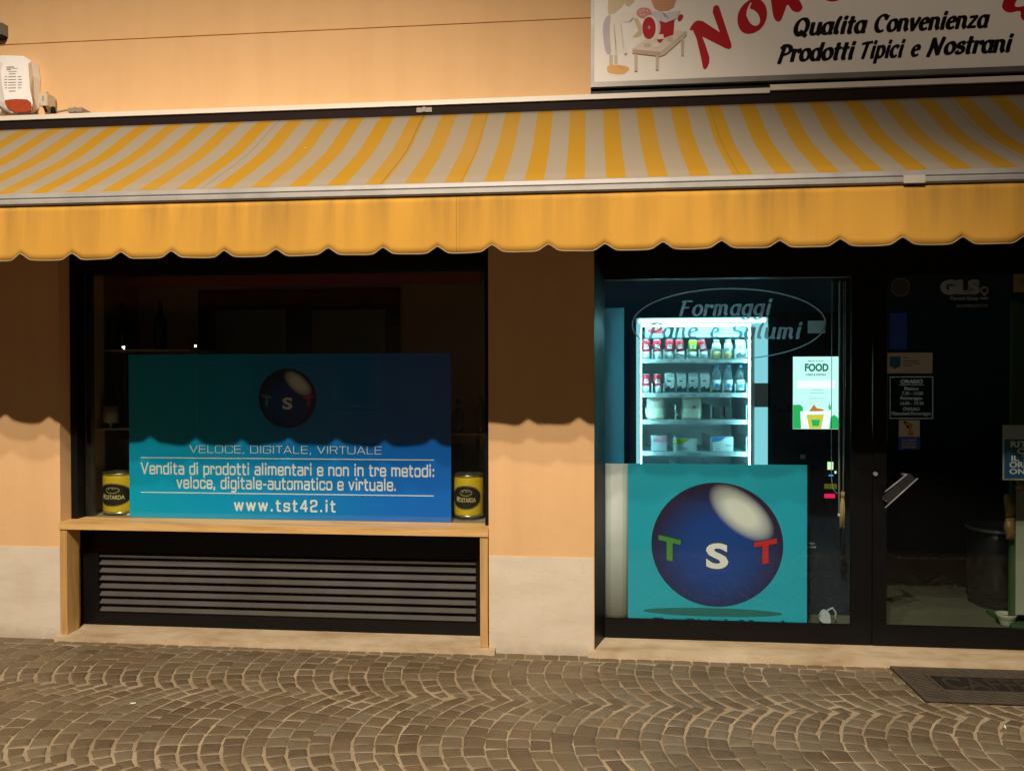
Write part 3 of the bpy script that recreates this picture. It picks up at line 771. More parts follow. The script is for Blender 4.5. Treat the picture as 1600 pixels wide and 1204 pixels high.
# front bar with drip groove
bar = MB()
sec = [(-1.0, 2.512), (-1.012, 2.514), (-1.022, 2.508), (-1.024, 2.490), (-1.019, 2.484), (-1.024, 2.478), (-1.024, 2.462), (-1.016, 2.455), (-.985, 2.455), (-.985, 2.512)]
NB = 30
rr = []
for k in range(NB+1):
    x = AX0+(AX1-AX0)*k/NB
    rr.append([bar.bm.verts.new((x, p[0], p[1])) for p in sec])
for a, b in zip(rr, rr[1:]):
    for i in range(len(sec)):
        bar.bm.faces.new((a[i], b[i], b[(i+1) % len(sec)], a[(i+1) % len(sec)]))
bar.bm.faces.new(rr[0]); bar.bm.faces.new(rr[-1][::-1])
fbar = bar.build('front_bar', 'aluminium', A)
b0, b1, c0, c1 = px_box(1412, 272, 1446, 289, -1.026)
st = MB(); st.box(b0, b1, -1.0262, -1.0235, c0+.009, c1-.004); plain('label_grey', (0.38, 0.34, 0.29), 0.6); st.build('bar_label', 'label_grey', fbar)
# valance
val = MB(); P0 = 0.088; SP = 0.2545; NV = 20
xs = []; zs = []
k0 = int((AX0-P0)/SP)-1
x = AX0
cols = []
while x <= AX1+1e-6:
    u = ((x-P0)/SP) % 1.0; dd = min(u, 1-u)*SP
    zb = 2.2255-dd*.70-.003*math.exp(-dd/.005) if dd < .047 else 2.1926
    if dd >= .037:
        q = (dd-.037)/(SP/2-.037); zb = 2.1997-.0098*(1-math.exp(-q*7))
    cols.append((x, zb)); x += 0.0042
hem = []
NR = 8
grid = []
for x, zb in cols:
    col = []
    for r in range(NR+1):
        tt = r/NR; z = 2.458+(zb-2.458)*tt
        y = -1.006-0.012*tt+tt*(0.006*math.sin(x*7.3+1)+0.005*math.sin(x*17.1)+0.003*math.sin(x*31))
        col.append(val.bm.verts.new((x, y, z)))
    grid.append(col)
for a, b in zip(grid, grid[1:]):
    for r in range(NR):
        f = val.bm.faces.new((a[r], b[r], b[r+1], a[r+1])); f.smooth = True
hem = [tuple(c[-1].co) for c in grid]
vo = val.build('valance', 'plain_cloth', A)
sd = vo.modifiers.new('thickness', 'SOLIDIFY'); sd.thickness = 0.0018; sd.offset = 0
plain('hem_braid', (0.25, 0.18, 0.09), 0.8)
hm = MB(); hm.tube(hem, .0032, 6); hm.build('hem', 'hem_braid', vo)
# roller and cover at the wall
fa = MB(); fa.box(AX0, AX1, -.108, -.09, 3.120, 3.196); fa.build('fascia', 'dark_brown', A)
ro = MB(); ro.tube([(AX0, -.05, 3.145), (AX1, -.05, 3.145)], .033, 20); ro.build('roller', 'dark_brown', A)
bk = MB(); bk.box(AX0, AX1, -.03, -.001, 3.05, 3.19); bk.build('back_plate', 'dark_brown', A)
cv = MB(); jx = at(1203, 145, -.12).x
za, zb_ = at(900, 149, -.12).z, at(900, 155, -.12).z
cv.box(AX0, jx, -.120, -.002, zb_-.003, za+.003); cv.build('cover_board', 'cover_cream', A, .002)
cv = MB(); cv.box(jx+.001, AX1, -.123, -.002, zb_+.010, za+.018); cv.build('cover_board', 'cover_cream', A, .002)
for px_ in (663, 1290, 118):
    p = at(px_, 172, -.11); br = MB(); br.box(p.x-.045, p.x+.045, -.116, -.03, p.z-.014, p.z+.012); br.box(p.x-.008, p.x+.008, -.119, -.116, p.z-.012, p.z+.016)
    br.build('bracket', 'grey_cable', A, .002)

# ------------------------------------------------------------------ shop sign
SY = -0.135
G = thing('shop_sign', 'white sign box with red and black lettering and a painted meat slicer above the awning', 'sign')
sx0 = at(928, 60, SY).x; sz0 = at(928, 129, SY).z; ST = 4.12
fz0 = at(925, 137, SY).z
MB().box(sx0, 5.0, SY, -.002, sz0, ST).build('panel', 'sign_white', G)
fr = MB(); fx0 = at(923, 60, SY).x
fr.box(fx0, 5.0, SY-.006, -.001, fz0, sz0); fr.box(fx0, sx0, SY-.006, -.001, sz0, ST)
fr.build('frame', 'sign_frame', G)
MB().box(fx0+.002, 5.0, SY+.02, -.001, fz0-.03, fz0-.001).build('underside_shade', 'black_metal', G)  # black strip stands in for the shade under the sign
def sp(pts, ox, oy, k): return px_poly([(ox+u/k, oy+v/k) for u, v in pts], SY)
y0 = SY-.0012
Nn = [(90, 250), (110, 215), (135, 185), (165, 172), (205, 180), (345, 272), (285, 105), (290, 62), (315, 42), (337, 55), (385, 200), (440, 365), (443, 395), (425, 412), (395, 405), (198, 306), (230, 390), (258, 480), (257, 525), (240, 565), (220, 582), (205, 570), (190, 490), (150, 320), (120, 256)]
red = MB(); red.prism(sp(Nn, 1060, 0, 5.333), y0, SY)
red.build('red_letter', 'sign_red', G)
oo = smooth_loop([(497, 110), (530, 50), (580, 8), (625, -14), (680, -5), (725, 40), (742, 110), (728, 185), (690, 240), (640, 275), (580, 288), (525, 270), (496, 215), (490, 160)], 2)
oh = smooth_loop([(580, 60), (563, 110), (575, 160), (605, 205), (640, 222), (675, 205), (683, 160), (662, 112), (625, 82), (590, 74), (612, 25), (600, 22)], 2)
red = MB(); red.prism(sp(oo, 1060, 0, 5.333), y0, SY, [sp(oh, 1060, 0, 5.333)])
red.build('red_letter', 'sign_red', G)
nn = smooth_loop([(755, -120), (770, 0), (788, 130), (805, 170), (830, 184), (855, 174), (880, 110), (908, 28), (940, 85), (980, 105), (1012, 100), (1036, 70), (1028, 40), (1000, -10), (960, -80), (900, -130), (860, -90), (835, -140)], 1)
red = MB(); red.prism(sp(nn, 1060, 0, 5.333), y0, SY)
red.build('red_letter', 'sign_red', G)
red = MB(); red.prism(sp(smooth_loop([(1215, -60), (1225, 0), (1250, 12), (1290, 17), (1340, 5), (1375, -60), (1300, -110)], 1), 1060, 0, 5.333), y0, SY)
red.build('red_letter', 'sign_red', G)
red = MB(); red.prism(sp(smooth_loop([(1376, 50), (1388, 95), (1420, 122), (1470, 130), (1555, 108), (1570, 130), (1562, 165), (1585, 205), (1640, 220), (1720, 180), (1720, 40), (1640, 50), (1560, 72), (1510, 72), (1506, 45), (1530, 0), (1560, -90), (1440, -90)], 1), 1350, 0, 6.4), y0, SY)
red.build('red_letter', 'sign_red', G)
nib = (.215, .12, math.radians(20))
def sign_line(body, x0p, y0p, x1p, y1p, xh_px):
    p, q = at(x0p, y0p, SY), at(x1p, y1p, SY)
    bl = MB(); lettering(bl, body, BR, p.x, q.x, (p.z+q.z)/2, xh_px/F*4.37, SY-.0016, nib, 0.24, 0.13)
    bl.build('lettering', 'sign_black', G)
sign_line('Qualita', 1239, 55, 1350, 51, 16.2); sign_line('Convenienza', 1365, 50, 1541, 42, 16.2)
sign_line('Prodotti', 1216, 96, 1331, 92, 16.2); sign_line('Tipici', 1342, 91, 1408, 89, 16.2); sign_line('e', 1423, 88, 1434, 87, 15); sign_line('Nostrani', 1449, 86, 1577, 80, 16.2)
pm = ['pic_mauve', 'pic_cream', 'pic_tan', 'pic_pink', 'pic_orange', 'pic_lavender', 'pic_wood', 'pic_wood_light', 'pic_shoe', 'sign_red', 'pic_line', 'pic_leg', 'sign_white']
pic = MB(); layer = [0]
def pp(mat, pts, sm=0):
    layer[0] += 1; pic.mat(pm.index(mat))
    pts = sp(pts, 920, 0, 8)
    pic.prism(smooth_loop(pts, sm) if sm else pts, SY-.0006-.00012*layer[0], SY-.0004)
def pe(mat, cx, cy, rx, ry): pp(mat, [(cx+rx*math.cos(a*PI/16), cy+ry*math.sin(a*PI/16)) for a in range(32)])
pp('sign_white', [(235, -60), (640, -60), (640, 240), (700, 480), (490, 660), (400, 790), (515, 865), (440, 945), (225, 950), (225, 800), (160, 500), (160, 260)], 1)
pp('pic_mauve', [(255, 185), (205, 225), (172, 330), (180, 500), (212, 680), (285, 692), (270, 560), (265, 380), (280, 210)], 1)
pp('pic_tan', [(245, -60), (460, -60), (450, 40), (420, 90), (330, 170), (250, 195), (235, 120)])
pp('pic_tan', [(450, -60), (590, -60), (570, 30), (500, 90), (455, 70)])
pp('pic_cream', [(275, 200), (340, 160), (400, 270), (445, 480), (485, 650), (430, 662), (350, 692), (285, 698), (258, 420)], 1)
pp('pic_line', [(310, 300), (318, 300), (345, 560), (345, 680), (338, 680)]); pp('pic_line', [(395, 290), (402, 290), (432, 560), (440, 640), (430, 600)])
pp('pic_cream', [(330, 185), (450, 140), (590, 180), (590, 215), (500, 275), (400, 278), (340, 245)], 1)
pp('pic_line', [(505, 272), (560, 215), (550, 255), (520, 280), (430, 284)])
pp('pic_tan', [(560, 240), (605, 225), (690, 390), (650, 455), (550, 478), (555, 455), (620, 385)], 0)
pp('pic_leg', [(255, 690), (300, 690), (300, 815), (255, 815)]); pp('pic_leg', [(318, 690), (358, 690), (358, 800), (318, 800)])
pp('pic_shoe', [(222, 850), (245, 820), (330, 808), (490, 832), (508, 868), (470, 900), (430, 932), (320, 928), (235, 908)], 2)
pp('pic_line', [(440, 880), (445, 870), (395, 838), (350, 822), (345, 826)])
pp('pic_line', [(440, 670), (480, 660), (475, 692), (445, 695)], 1)
pp('pic_orange', [(760, -60), (790, 40), (825, 112), (900, 142), (1000, 132), (1060, 92), (1092, 0), (1100, -60)])
for q in range(3): pp('pic_line', [(800+q*20, 20+q*38), (1078-q*14, 18+q*40), (1078-q*14, 24+q*40), (800+q*20, 26+q*38)])
for q in range(4): pp('pic_line', [(830+q*62, -60), (837+q*62, -60), (862+q*45, 128), (856+q*45, 128)])
pe('pic_pink', 690, 165, 96, 66)
for a, b in ((640, 150), (690, 190), (730, 140), (680, 130), (650, 190)): pe('pic_cream', a, b, 8, 7)
pp('pic_wood_light', [(545, 620), (680, 510), (1070, 385), (1222, 395), (890, 655)])
pp('pic_lavender', [(770, 150), (900, 148), (945, 170), (1145, 138), (1100, 235), (960, 290), (830, 250)])
pp('pic_line', [(920, 160), (950, 175), (1010, 240), (940, 215)])
pp('sign_red', [(880, 268), (960, 292), (1070, 258), (1056, 442), (940, 482), (875, 425)])
pp('sign_red', [(1130, 186), (1180, 188), (1172, 240), (1122, 276), (1105, 250)], 1)
pe('pic_lavender', 790, 350, 105, 160); pe('pic_cream', 765, 355, 104, 158); pe('sign_red', 752, 358, 84, 140); pe('pic_pink', 752, 350, 16, 22)
pp('pic_cream', [(850, 440), (932, 436), (936, 495), (848, 498)]); pp('sign_red', [(848, 498), (936, 495), (900, 540), (868, 538)])
pe('pic_leg', 730, 570, 45, 26); pe('pic_leg', 1015, 500, 40, 26); pe('pic_cream', 840, 575, 45, 28)
pp('pic_wood', [(545, 622), (888, 655), (888, 712), (545, 672)]); pp('pic_leg', [(890, 655), (1222, 402), (1222, 446), (952, 690), (890, 712)])
pp('pic_leg', [(568, 680), (607, 685), (605, 895), (570, 895)]); pp('pic_leg', [(835, 708), (875, 708), (870, 880), (835, 880)]); pp('pic_leg', [(1150, 505), (1190, 470), (1184, 702), (1154, 702)])
pic.build('picture', pm, G)

# ------------------------------------------------------------------ alarm siren, boxes and cable on the wall
def siren():
    T = thing('alarm_siren', 'white alarm siren with an orange red flasher lens on the upper left wall', 'alarm')
    Y0, Y1 = -.115, -.004
    fr_ = px_poly([(5, 100), (14, 96), (38, 95), (44, 100), (47, 140), (51, 160), (50, 172), (40, 177), (18, 176), (8, 160), (3, 130), (1, 112)], Y0)
    bk_ = px_poly([(4, 97), (14, 93), (48, 94), (60, 102), (63, 125), (62, 150), (61, 170), (52, 178), (18, 178), (3, 165), (-2, 130), (-2, 108)], Y1)
    m = MB(); a = [m.bm.verts.new((p[0], Y0, p[1])) for p in fr_]; b = [m.bm.verts.new((p[0], Y0+.05, p[1])) for p in bk_]; c = [m.bm.verts.new((p[0], Y1, p[1])) for p in bk_]
    m.bm.faces.new(a)
    for u, v in ((a, b), (b, c)):
        for i in range(12): m.bm.faces.new((u[i], u[(i+1) % 12], v[(i+1) % 12], v[i]))
    m.build('housing', 'siren_white', T, .004)
    l = MB(); l.prism(smooth_loop(px_poly([(6, 157), (14, 155.5), (30, 154.5), (47, 156), (50, 172), (40, 176), (22, 175.5), (12, 170)], Y0-.006), 1), Y0-.008, Y0+.01)
    l.build('flasher_lens', 'siren_red', T, .003)
    g_ = MB()
    for i, yy in enumerate((115.5, 120, 124.5, 129, 133, 137.5, 142.5)):
        for u0, u1 in (((14, 24),) if i in (0, 6) else ((6+abs(3-i)*.8, 11), (13, 25), (28, 34.5-abs(3-i)*.6))):
            b0, b1, c0, c1 = px_box(u0, yy-.55, u1, yy+.55, Y0-.001); g_.box(b0, b1, Y0-.0016, Y0+.001, c0, c1)
    g_.build('sound_slots', 'siren_ink', T)
    k = MB()
    for u0, v0, u1, v1 in ((10, 104.2, 22, 106), (10.5, 107.5, 17, 109.6), (19, 106.8, 28, 107.6), (13, 111.6, 26, 112.4)):
        b0, b1, c0, c1 = px_box(u0, v0, u1, v1, Y0-.001); k.box(b0, b1, Y0-.0014, Y0+.001, c0, c1)
    k.build('printed_mark', 'siren_ink', T)
siren()
T = thing('junction_box', 'small cream junction box mounted beside the white alarm siren', 'junction box')
b0, b1, c0, c1 = px_box(60.5, 146, 74, 165, -.10)
m = MB(); m.box(b0, b1, -.10, -.03, c0, c1); e0, e1, _, _ = px_box(61, 146, 86, 165, -.03); m.box(b0+.004, e1-.01, -.029, -.003, c0-.005, c1-.003)
m.build('housing', 'box_cream', T, .004)
m = MB(); q0, q1, r0, r1 = px_box(66.3, 150, 68.3, 158, -.1); m.box(q0, q1, -.1015, -.0995, r0, r1); m.box(b0+.006, b0+.012, -.1015, -.0995, c0+.006, c0+.012); m.build('keyhole', 'siren_ink', T)
m = MB(); p = at(74, 143, -.06); m.tube([(p.x, -.06, c1-.002), (p.x, -.06, c1+.022)], .006, 10); m.build('cable_gland', 'grey_cable', T)
m = MB(); p0, p1 = at(69, 166, -.08), at(83, 170, -.05)
m.tube([(p0.x, -.08, c0+.002), (p0.x+.01, -.075, c0-.03)], .008, 10); m.tube([(p1.x, -.05, c0+.006), (p1.x, -.05, c0-.03)], .014, 10); m.build('cable_outlet', 'dark_brown', T)
m = MB(); pts = [at(u, v, -.03) for u, v in ((84, 175), (92, 174.5), (103, 172.5), (113, 172), (119, 173.5), (122, 176))]
m.tube(pts, .006, 8); tag(m.build('cable_end', 'grey_cable'), 'short loop of grey cable lying on the cream awning cover', 'cable')
T = thing('wall_clamp', 'dark metal clamp at the top left edge of the wall', 'clamp')
m = MB(); b0, b1, c0, c1 = px_box(-14, 36, 3.6, 54, -.05); m.box(b0, b1, -.05, -.002, c0, c1); m.build('plate', 'sign_frame', T, .006)
m = MB(); m.box(b0, b1-.008, -.045, -.002, c0-.018, c0); m.build('foot', 'dark_brown', T)
T = thing('outdoor_lamp_housing', 'cream rounded housing cut off by the left picture edge beside the siren', 'housing')
m = MB(); b0, b1, c0, c1 = px_box(-40, 146, 1.6, 177, -.05); m.prism(rrect(b0, b1, c0, c1, .015), -.05, -.003); m.build('shell', 'box_cream', T, .004)
m = MB(); m.box(b0+.01, b1-.02, -.053, -.049, c0+.02, c1-.02); m.build('cap', 'grey_cable', T)

# ------------------------------------------------------------------ poster in the display window
PY = 0.182
x0, x1, z0, z1 = -2.917, -0.826, 0.7305, 1.772
T = thing('window_poster', 'wide teal to blue poster with white lettering leaning inside the display window', 'poster')
MB().box(x0, x1, PY, PY+.008, z0, z1).build('panel', 'poster_blend', T)
yy = PY-.0008
def pl(body, u0, v0, u1, v1, xh, nb, gap=.16):
    p, q = at(u0, v0, PY), at(u1, v1, PY); zb = (p.z+q.z)/2
    adv = lambda t_: sum(SQ[c][0]+gap for c in t_)
    k = (q.x-p.x)/(adv(body)-gap-.05); pos = 0
    for w_ in body.split(' '):
        a0 = p.x+adv(body[:pos])*k; a1 = a0+(adv(w_)-gap-.05)*k; pos += len(w_)+1
        L = MB(); lettering(L, w_, SQ, a0, a1, zb, xh, yy, nb, 0.0, gap); L.build('lettering', 'letter_white', T)
u = 4.69/F
pl('VELOCE, DIGITALE, VIRTUALE', 297, 707, 597, 708.5, 10.4*u/1.45*1.12, (.062, .062, 0), .20)
pl('Vendita di prodotti alimentari e non in tre metodi:', 221, 740.5, 679, 742.5, 12.2*u, (.128, .118, 0), .25)
pl('veloce, digitale-automatico e virtuale.', 277, 762.5, 619, 764.5, 12.2*u, (.128, .118, 0), .25)
pl('www.tst42.it', 367, 797, 524, 798.5, 12.0*u, (.135, .12, 0), .45)
for v0, v1 in ((715.6, 717.2), (769.8, 773.0)):
    p, q = at(220, v0, PY), at(678, v1, PY); zc = (p.z+q.z)/2; MB().box(p.x, q.x, yy-.0002, PY, zc-.0028, zc+.0028).build('rule_line', 'letter_white', T)
bc = at(449, 622, PY); br_ = 48*4.69/F
ball_print('ball_print_small', bc.x, bc.z, br_)
MB().prism(ell(bc.x, bc.z, br_, br_, 64), PY-.0006, PY).build('ball', 'ball_print_small', T)
def tst(parent, cx, cz, r, y, sfx=''):
    def letter(ch, u0, u1, w0, w1, mat, shear_z):
        g0 = text_geo(ch, .035); g1 = text_geo(ch, .06)
        for g_, m_, yy, pad in ((g1, 'letter_outline', y-.0004, r*.012), (g0, mat, y-.0008, 0)):
            vs, fs = lay(g_, cx+u0*r-pad, cx+u1*r+pad, cz+w0*r-pad, cz+w1*r+pad, yy)
            cxm = cx+(u0+u1)/2*r
            vs = [(vx, vy, vz+(vx-cxm)*shear_z) for vx, vy, vz in vs]
            mb = MB(); add_flat(mb, (vs, fs)); mb.build('letter_outline' if m_ == 'letter_outline' else 'letter', m_, parent)
    letter('T', -.89, -.55, -.26, .10, 'letter_green', -.22)
    letter('S', -.165, .175, -.375, .025, 'letter_white', 0)
    letter('T', .56, .905, -.28, .08, 'letter_red', .20)
tst(T, bc.x, bc.z, br_, PY-.0006)
# ------------------------------------------------------------------ yellow tins
def tin(label, px_, py_bot, r, hgt, Y, rot=0.0):
    p = at(px_, py_bot, Y); T = thing('mustard_tin', label, 'tin', 'yellow mustard tins in the window'); z = p.z
    MB().lathe(p.x, Y, [(r*.985, z+.012), (r, z+.016), (r, z+hgt-.022), (r*.985, z+hgt-.018)], 48).build('body', 'tin_yellow', T)
    MB().lathe(p.x, Y, [(r*.97, z), (r*1.03, z+.002), (r*1.03, z+.009), (r*.985, z+.0118)], 48).build('base_rim', 'tin_metal', T)
    m = MB(); m.lathe(p.x, Y, [(r*.96, z+hgt-.0178), (r*.96, z+hgt-.010), (r*1.035, z+hgt-.006), (r*1.035, z+hgt), (r*.98, z+hgt+.001), (r*.96, z+hgt-.004), (r*.3, z+hgt-.004), (r*.24, z+hgt+.008), (r*.05, z+hgt+.009)], 48); m.build('lid', 'tin_metal', T)
    # oval label wrapped round the tin
    def wrap(g_, rad):
        vs, fs = g_; return [(p.x+rad*math.sin(v[0]/r+rot), Y-rad*math.cos(v[0]/r+rot), z+v[1]) for v in vs], fs
    lb = MB(); N = 40; zc = hgt*.47
    def oval(rx, rz, rad, mat):
        lb.mat(mat); rows = []
        for i in range(N+1):
            xx = -rx+2*rx*i/N; hz = rz*math.sqrt(max(0, 1-(xx/rx)**2)); rows.append((xx, hz))
        vs = []; fs = []
        for xx, hz in rows: vs += [(xx, zc-hz), (xx, zc+hz)]
        for i in range(N): fs.append((2*i, 2*i+2, 2*i+3, 2*i+1))
        add_flat(lb, wrap((vs, fs), rad))
    oval(r*1.12, hgt*.29, r+.0006, 0); oval(r*1.09, hgt*.278, r+.0009, 1); oval(r*1.075, hgt*.271, r+.0012, 0)
    lb.mat(1)
    g1 = text_geo('Mostarda'.upper(), .012); vs, fs = g1
    a0, a1 = min(v[0] for v in vs), max(v[0] for v in vs); b0, b1 = min(v[1] for v in vs), max(v[1] for v in vs)
    wd = r*1.36
    def big(v):                                   # tall first letter
        fx_ = (v[0]-a0)/(a1-a0); k = 1.35 if fx_ < .172 else 1.0
        return (-wd/2+fx_*wd, hgt*.36+(v[1]-b0)/(b1-b0)*hgt*.105*k)
    add_flat(lb, wrap(([big(v) for v in vs], fs), r+.0016))
    e = MB(); ring = ell(0, hgt*.585, r*.42, hgt*.075, 28); ri = ell(0, hgt*.585, r*.40, hgt*.066, 28)
    vs = ring+ri; fs = [(i, (i+1) % 28, 28+(i+1) % 28, 28+i) for i in range(28)]
    add_flat(lb, wrap((vs, fs), r+.0016)); e.bm.free()
    for (q0, q1, w0, w1) in ((-.30, .30, .56, .575), (-.22, .05, .60, .635), (.1, .24, .612, .622)):
        add_flat(lb, wrap(([(r*q0, hgt*w0), (r*q1, hgt*(w0+.004)), (r*q1, hgt*w1), (r*q0, hgt*(w1-.004))], [(0, 1, 2, 3)]), r+.0017))
    lb.build('oval_label', ['tin_label', 'tin_gold'], T)
    return z
tin('yellow mustard tin at the right end of the window, its whole oval label showing', 732.5, 804, .094, .262, .33, -.05)
tin('yellow mustard tin at the left end of the window, half hidden by the poster', 190.5, 798, .112, .262, .33, .03)
p = at(170, 806, .3)
m = MB(); m.box(at(172, 800, .3).x, at(225, 800, .3).x, .26, .42, .729, at(190, 798.5, .33).z-.001)
tag(m.build('wooden_block', 'bread_pale', None, .003), 'pale wooden block under the left mustard tin', 'block')

def bottle(name, label, px_, py_bot, hgt, r, Y, lab=False, group=None, bodymat='bottle_glass_dark', z=None):
    p = at(px_, py_bot, Y); z = p.z if z is None else z
    T = thing(name, label, 'bottle', group)
    MB().lathe(p.x, Y, [(r*.9, z), (r, z+.006), (r, z+hgt*.58), (r*.85, z+hgt*.66), (r*.45, z+hgt*.74), (r*.38, z+hgt*.80), (r*.36, z+hgt*.955), (r*.42, z+hgt*.96), (r*.42, z+hgt*.985), (r*.36, z+hgt)], 28).build('body', bodymat, T)
    m = MB(); m.lathe(p.x, Y, [(r*.44, z+hgt*.86), (r*.44, z+hgt*1.003)], 20); m.build('capsule', 'dark_brown', T)
    if lab:
        m = MB(); m.lathe(p.x, Y, [(r*1.008, z+hgt*.12), (r*1.008, z+hgt*.5)], 28); m.build('paper_label', 'bottle_label', T)
    return p, z
NB_ = .55
p1, zsh = bottle('wine_bottle', 'dark wine bottle on the high shelf nearest the left edge of the window', 192, 546, .33, .040, NB_)
bottle('wine_bottle', 'dark wine bottle on the high shelf nearer the dark door shape', 251, 549, .33, .042, NB_, z=zsh)
m = MB(); a = at(150, 549, NB_).x; b = at(306, 549, NB_).x; m.box(a, b, NB_-.07, NB_+.45, zsh-.014, zsh-.001); tag(m.build('display_shelf', 'interior_brown'), 'dark brown high shelf at the left under two wine bottles', 'shelf')
p3, zs3 = bottle('wine_bottle', 'wine bottle with a pale label on the low left shelf above the tin', 174, 668, .29, .048, .40, True)
m = MB(); m.box(at(147, 668, .40).x, at(215, 668, .40).x, .36, .95, zs3-.012, zs3-.001); tag(m.build('display_shelf', 'interior_brown'), 'brown low shelf at the left above the mustard tin', 'shelf')
p4, zs4 = bottle('wine_bottle', 'dark wine bottle on the right shelf, close to the poster edge', 716, 676, .22, .038, .5)
bottle('wine_bottle', 'dark wine bottle on the right shelf, against the window frame', 752, 676, .24, .038, .5, z=zs4)
m = MB(); m.box(at(690, 678, .5).x, at(772, 678, .5).x, .44, .95, zs4-.012, zs4-.001); tag(m.build('display_shelf', 'interior_brown'), 'brown shelf at the right above the mustard tin', 'shelf')
m = MB(); m.box(at(165, 710, .75).x, at(205, 710, .75).x, .74, .78, .729, at(180, 685, .75).z); tag(m.build('display_board', 'board_olive'), 'olive grey board standing behind the left mustard tin', 'board')
m = MB(); m.box(at(722, 700, .8).x, at(745, 700, .8).x, .78, .82, .729, zs4-.03); m.box(at(750, 700, .6).x, at(757, 700, .6).x, .6, .62, .729, zs4-.03); tag(m.build('display_board', 'board_olive'), 'narrow olive grey board standing behind the right mustard tin', 'board')

# ------------------------------------------------------------------ poster behind the fixed light
QY = .238
T = thing('ball_poster', 'square teal poster of a dark blue ball with green white and red letters', 'poster')
a0, a1 = at(981, 850, QY).x, at(1261, 850, QY).x; zt = at(1120, 725, QY).z; zb0 = .10
MB().box(a0, a1, QY, QY+.006, zb0, zt).build('sheet', 'poster_teal', T)
# white left margin, curling forward a little
m = MB(); x0 = at(946, 850, QY).x; n = 8; pr = []
for i in range(n+1):
    s = i/n; pr.append((a0+(x0-a0)*s-.0004*0, QY-.0005-.012*math.sin(PI*s)))
tp = [m.bm.verts.new((p[0], p[1], zt+.0)) for p in pr]; bt = [m.bm.verts.new((p[0], p[1], zb0)) for p in pr]
for i in range(n):
    f = m.bm.faces.new((tp[i], tp[i+1], bt[i+1], bt[i])); f.smooth = True
plain('margin_white', (0.44, 0.47, 0.45), 0.6); mo = m.build('white_margin', 'margin_white', T)
sd = mo.modifiers.new('thickness', 'SOLIDIFY'); sd.thickness = .002
bc = at(1120, 850.5, QY); br_ = (at(1223, 850, QY).x-at(1017, 850, QY).x)/2
ball_print('ball_print_large', bc.x, bc.z, br_)
MB().prism(ell(bc.x, bc.z-.0, br_, br_*.963, 96), QY-.0006, QY).build('ball', 'ball_print_large', T)
e = at(1113, 956, QY); MB().prism(ell(e.x, e.z, 104*4.78/F, 6.5*4.78/F, 48), QY-.0003, QY).build('ball_shadow_print', 'poster_shade', T)
tst(T, bc.x, bc.z, br_, QY-.0006)
# serif caption running out behind the frame
SL = MB(); sy = QY-.0007
def serif(ch, x, zb, hh):
    S1, TH = hh*.10, hh*.20
    def bx(u0, u1, w0, w1): SL.face([(x+u0*hh, sy, zb+w0*hh), (x+u1*hh, sy, zb+w0*hh), (x+u1*hh, sy, zb+w1*hh), (x+u0*hh, sy, zb+w1*hh)])
    if ch == 'F': bx(.1, .28, 0, 1); bx(.28, .75, .9, 1); bx(.28, .6, .48, .56); bx(.66, .75, .72, .9); bx(0, .1, .93, 1); bx(0, .1, 0, .06); bx(.28, .4, 0, .06); return .85
    if ch == 'D':
        bx(.1, .28, 0, 1); bx(.28, .6, .92, 1); bx(.28, .6, 0, .08); bx(.62, .82, .2, .8); bx(.6, .74, .8, .92); bx(.6, .74, .08, .2); bx(0, .1, .94, 1); return .95
    if ch == 'V':
        SL.face([(x+.05*hh, sy, zb+hh), (x+.25*hh, sy, zb+hh), (x+.5*hh, sy, zb+.2*hh), (x+.45*hh, sy, zb)]); SL.face([(x+.45*hh, sy, zb), (x+.52*hh, sy, zb+.1*hh), (x+.85*hh, sy, zb+hh), (x+.76*hh, sy, zb+hh)]); bx(-.04, .05, .94, 1); bx(.25, .34, .94, 1); bx(.66, .76, .94, 1); bx(.85, .94, .94, 1); return .92
    if ch in 'il': bx(.1, .26, 0, .66 if ch == 'i' else 1.02); bx(.02, .1, .6 if ch == 'i' else .96, .66 if ch == 'i' else 1.02); (bx(.1, .26, .82, .98) if ch == 'i' else None); return .36
    if ch == 't': bx(.12, .28, 0, .88); bx(.0, .12, .6, .66); bx(.28, .42, .6, .66); return .46
    if ch == ' ': return .38
    bx(.05, .2, .1, .56); bx(.2, .42, .58, .66); bx(.2, .42, 0, .08); bx(.42, .57, .1, .56); return .64   # round low letters: only their tops clear the frame
hh = .085; xx = at(1020, 968, QY).x; zb_ = at(1120, 966.5, QY).z-hh
line = 'Fast Digitale Virtual'
wid = {'F': .85, 'D': .95, 'V': .92, 'i': .36, 'l': .36, 't': .46, ' ': .38}
tot = sum(wid.get(c, .64) for c in line); hx = (at(1226, 970, QY).x-xx)/tot/hh
for c in line:
    w0 = wid.get(c, .64); serif(c, xx, zb_, hh); xx += w0*hh*hx
SL.build('caption', 'poster_ink', T)

# ------------------------------------------------------------------ white side panel and blind
m = MB(); b0, b1 = at(940, 600, .34).x, at(975, 600, .34).x
m.box(b0, b1, .34, .37, .0345, at(960, 481, .34).z); m.box(b0+.02, b0+.05, .37, .42, .0345, at(960, 481, .34).z-.02)
tag(m.build('side_panel', 'opal_sheet', None, .003), 'tall narrow white panel standing at the left inside the glass', 'panel')
T = thing('roller_blind', 'rolled up grey brown blind across the top of the shop glass', 'blind')
b0, b1, c0, c1 = px_box(944, 412, 1331, 437, .30)
m = MB(); m.tube([(b0, .315, (c0+c1)/2+.012), (b1, .315, (c0+c1)/2+.012)], .042, 24); m.build('roll', 'interior_brown', T)
m = MB(); m.box(b0, b1, .262, .270, c0-.001, c0+.006); m.build('bottom_rail', 'aluminium', T)
m = MB(); m.box(b0, b1, .262, .30, c1-.012, c1-.006); m.build('head_rail', 'sign_frame', T)
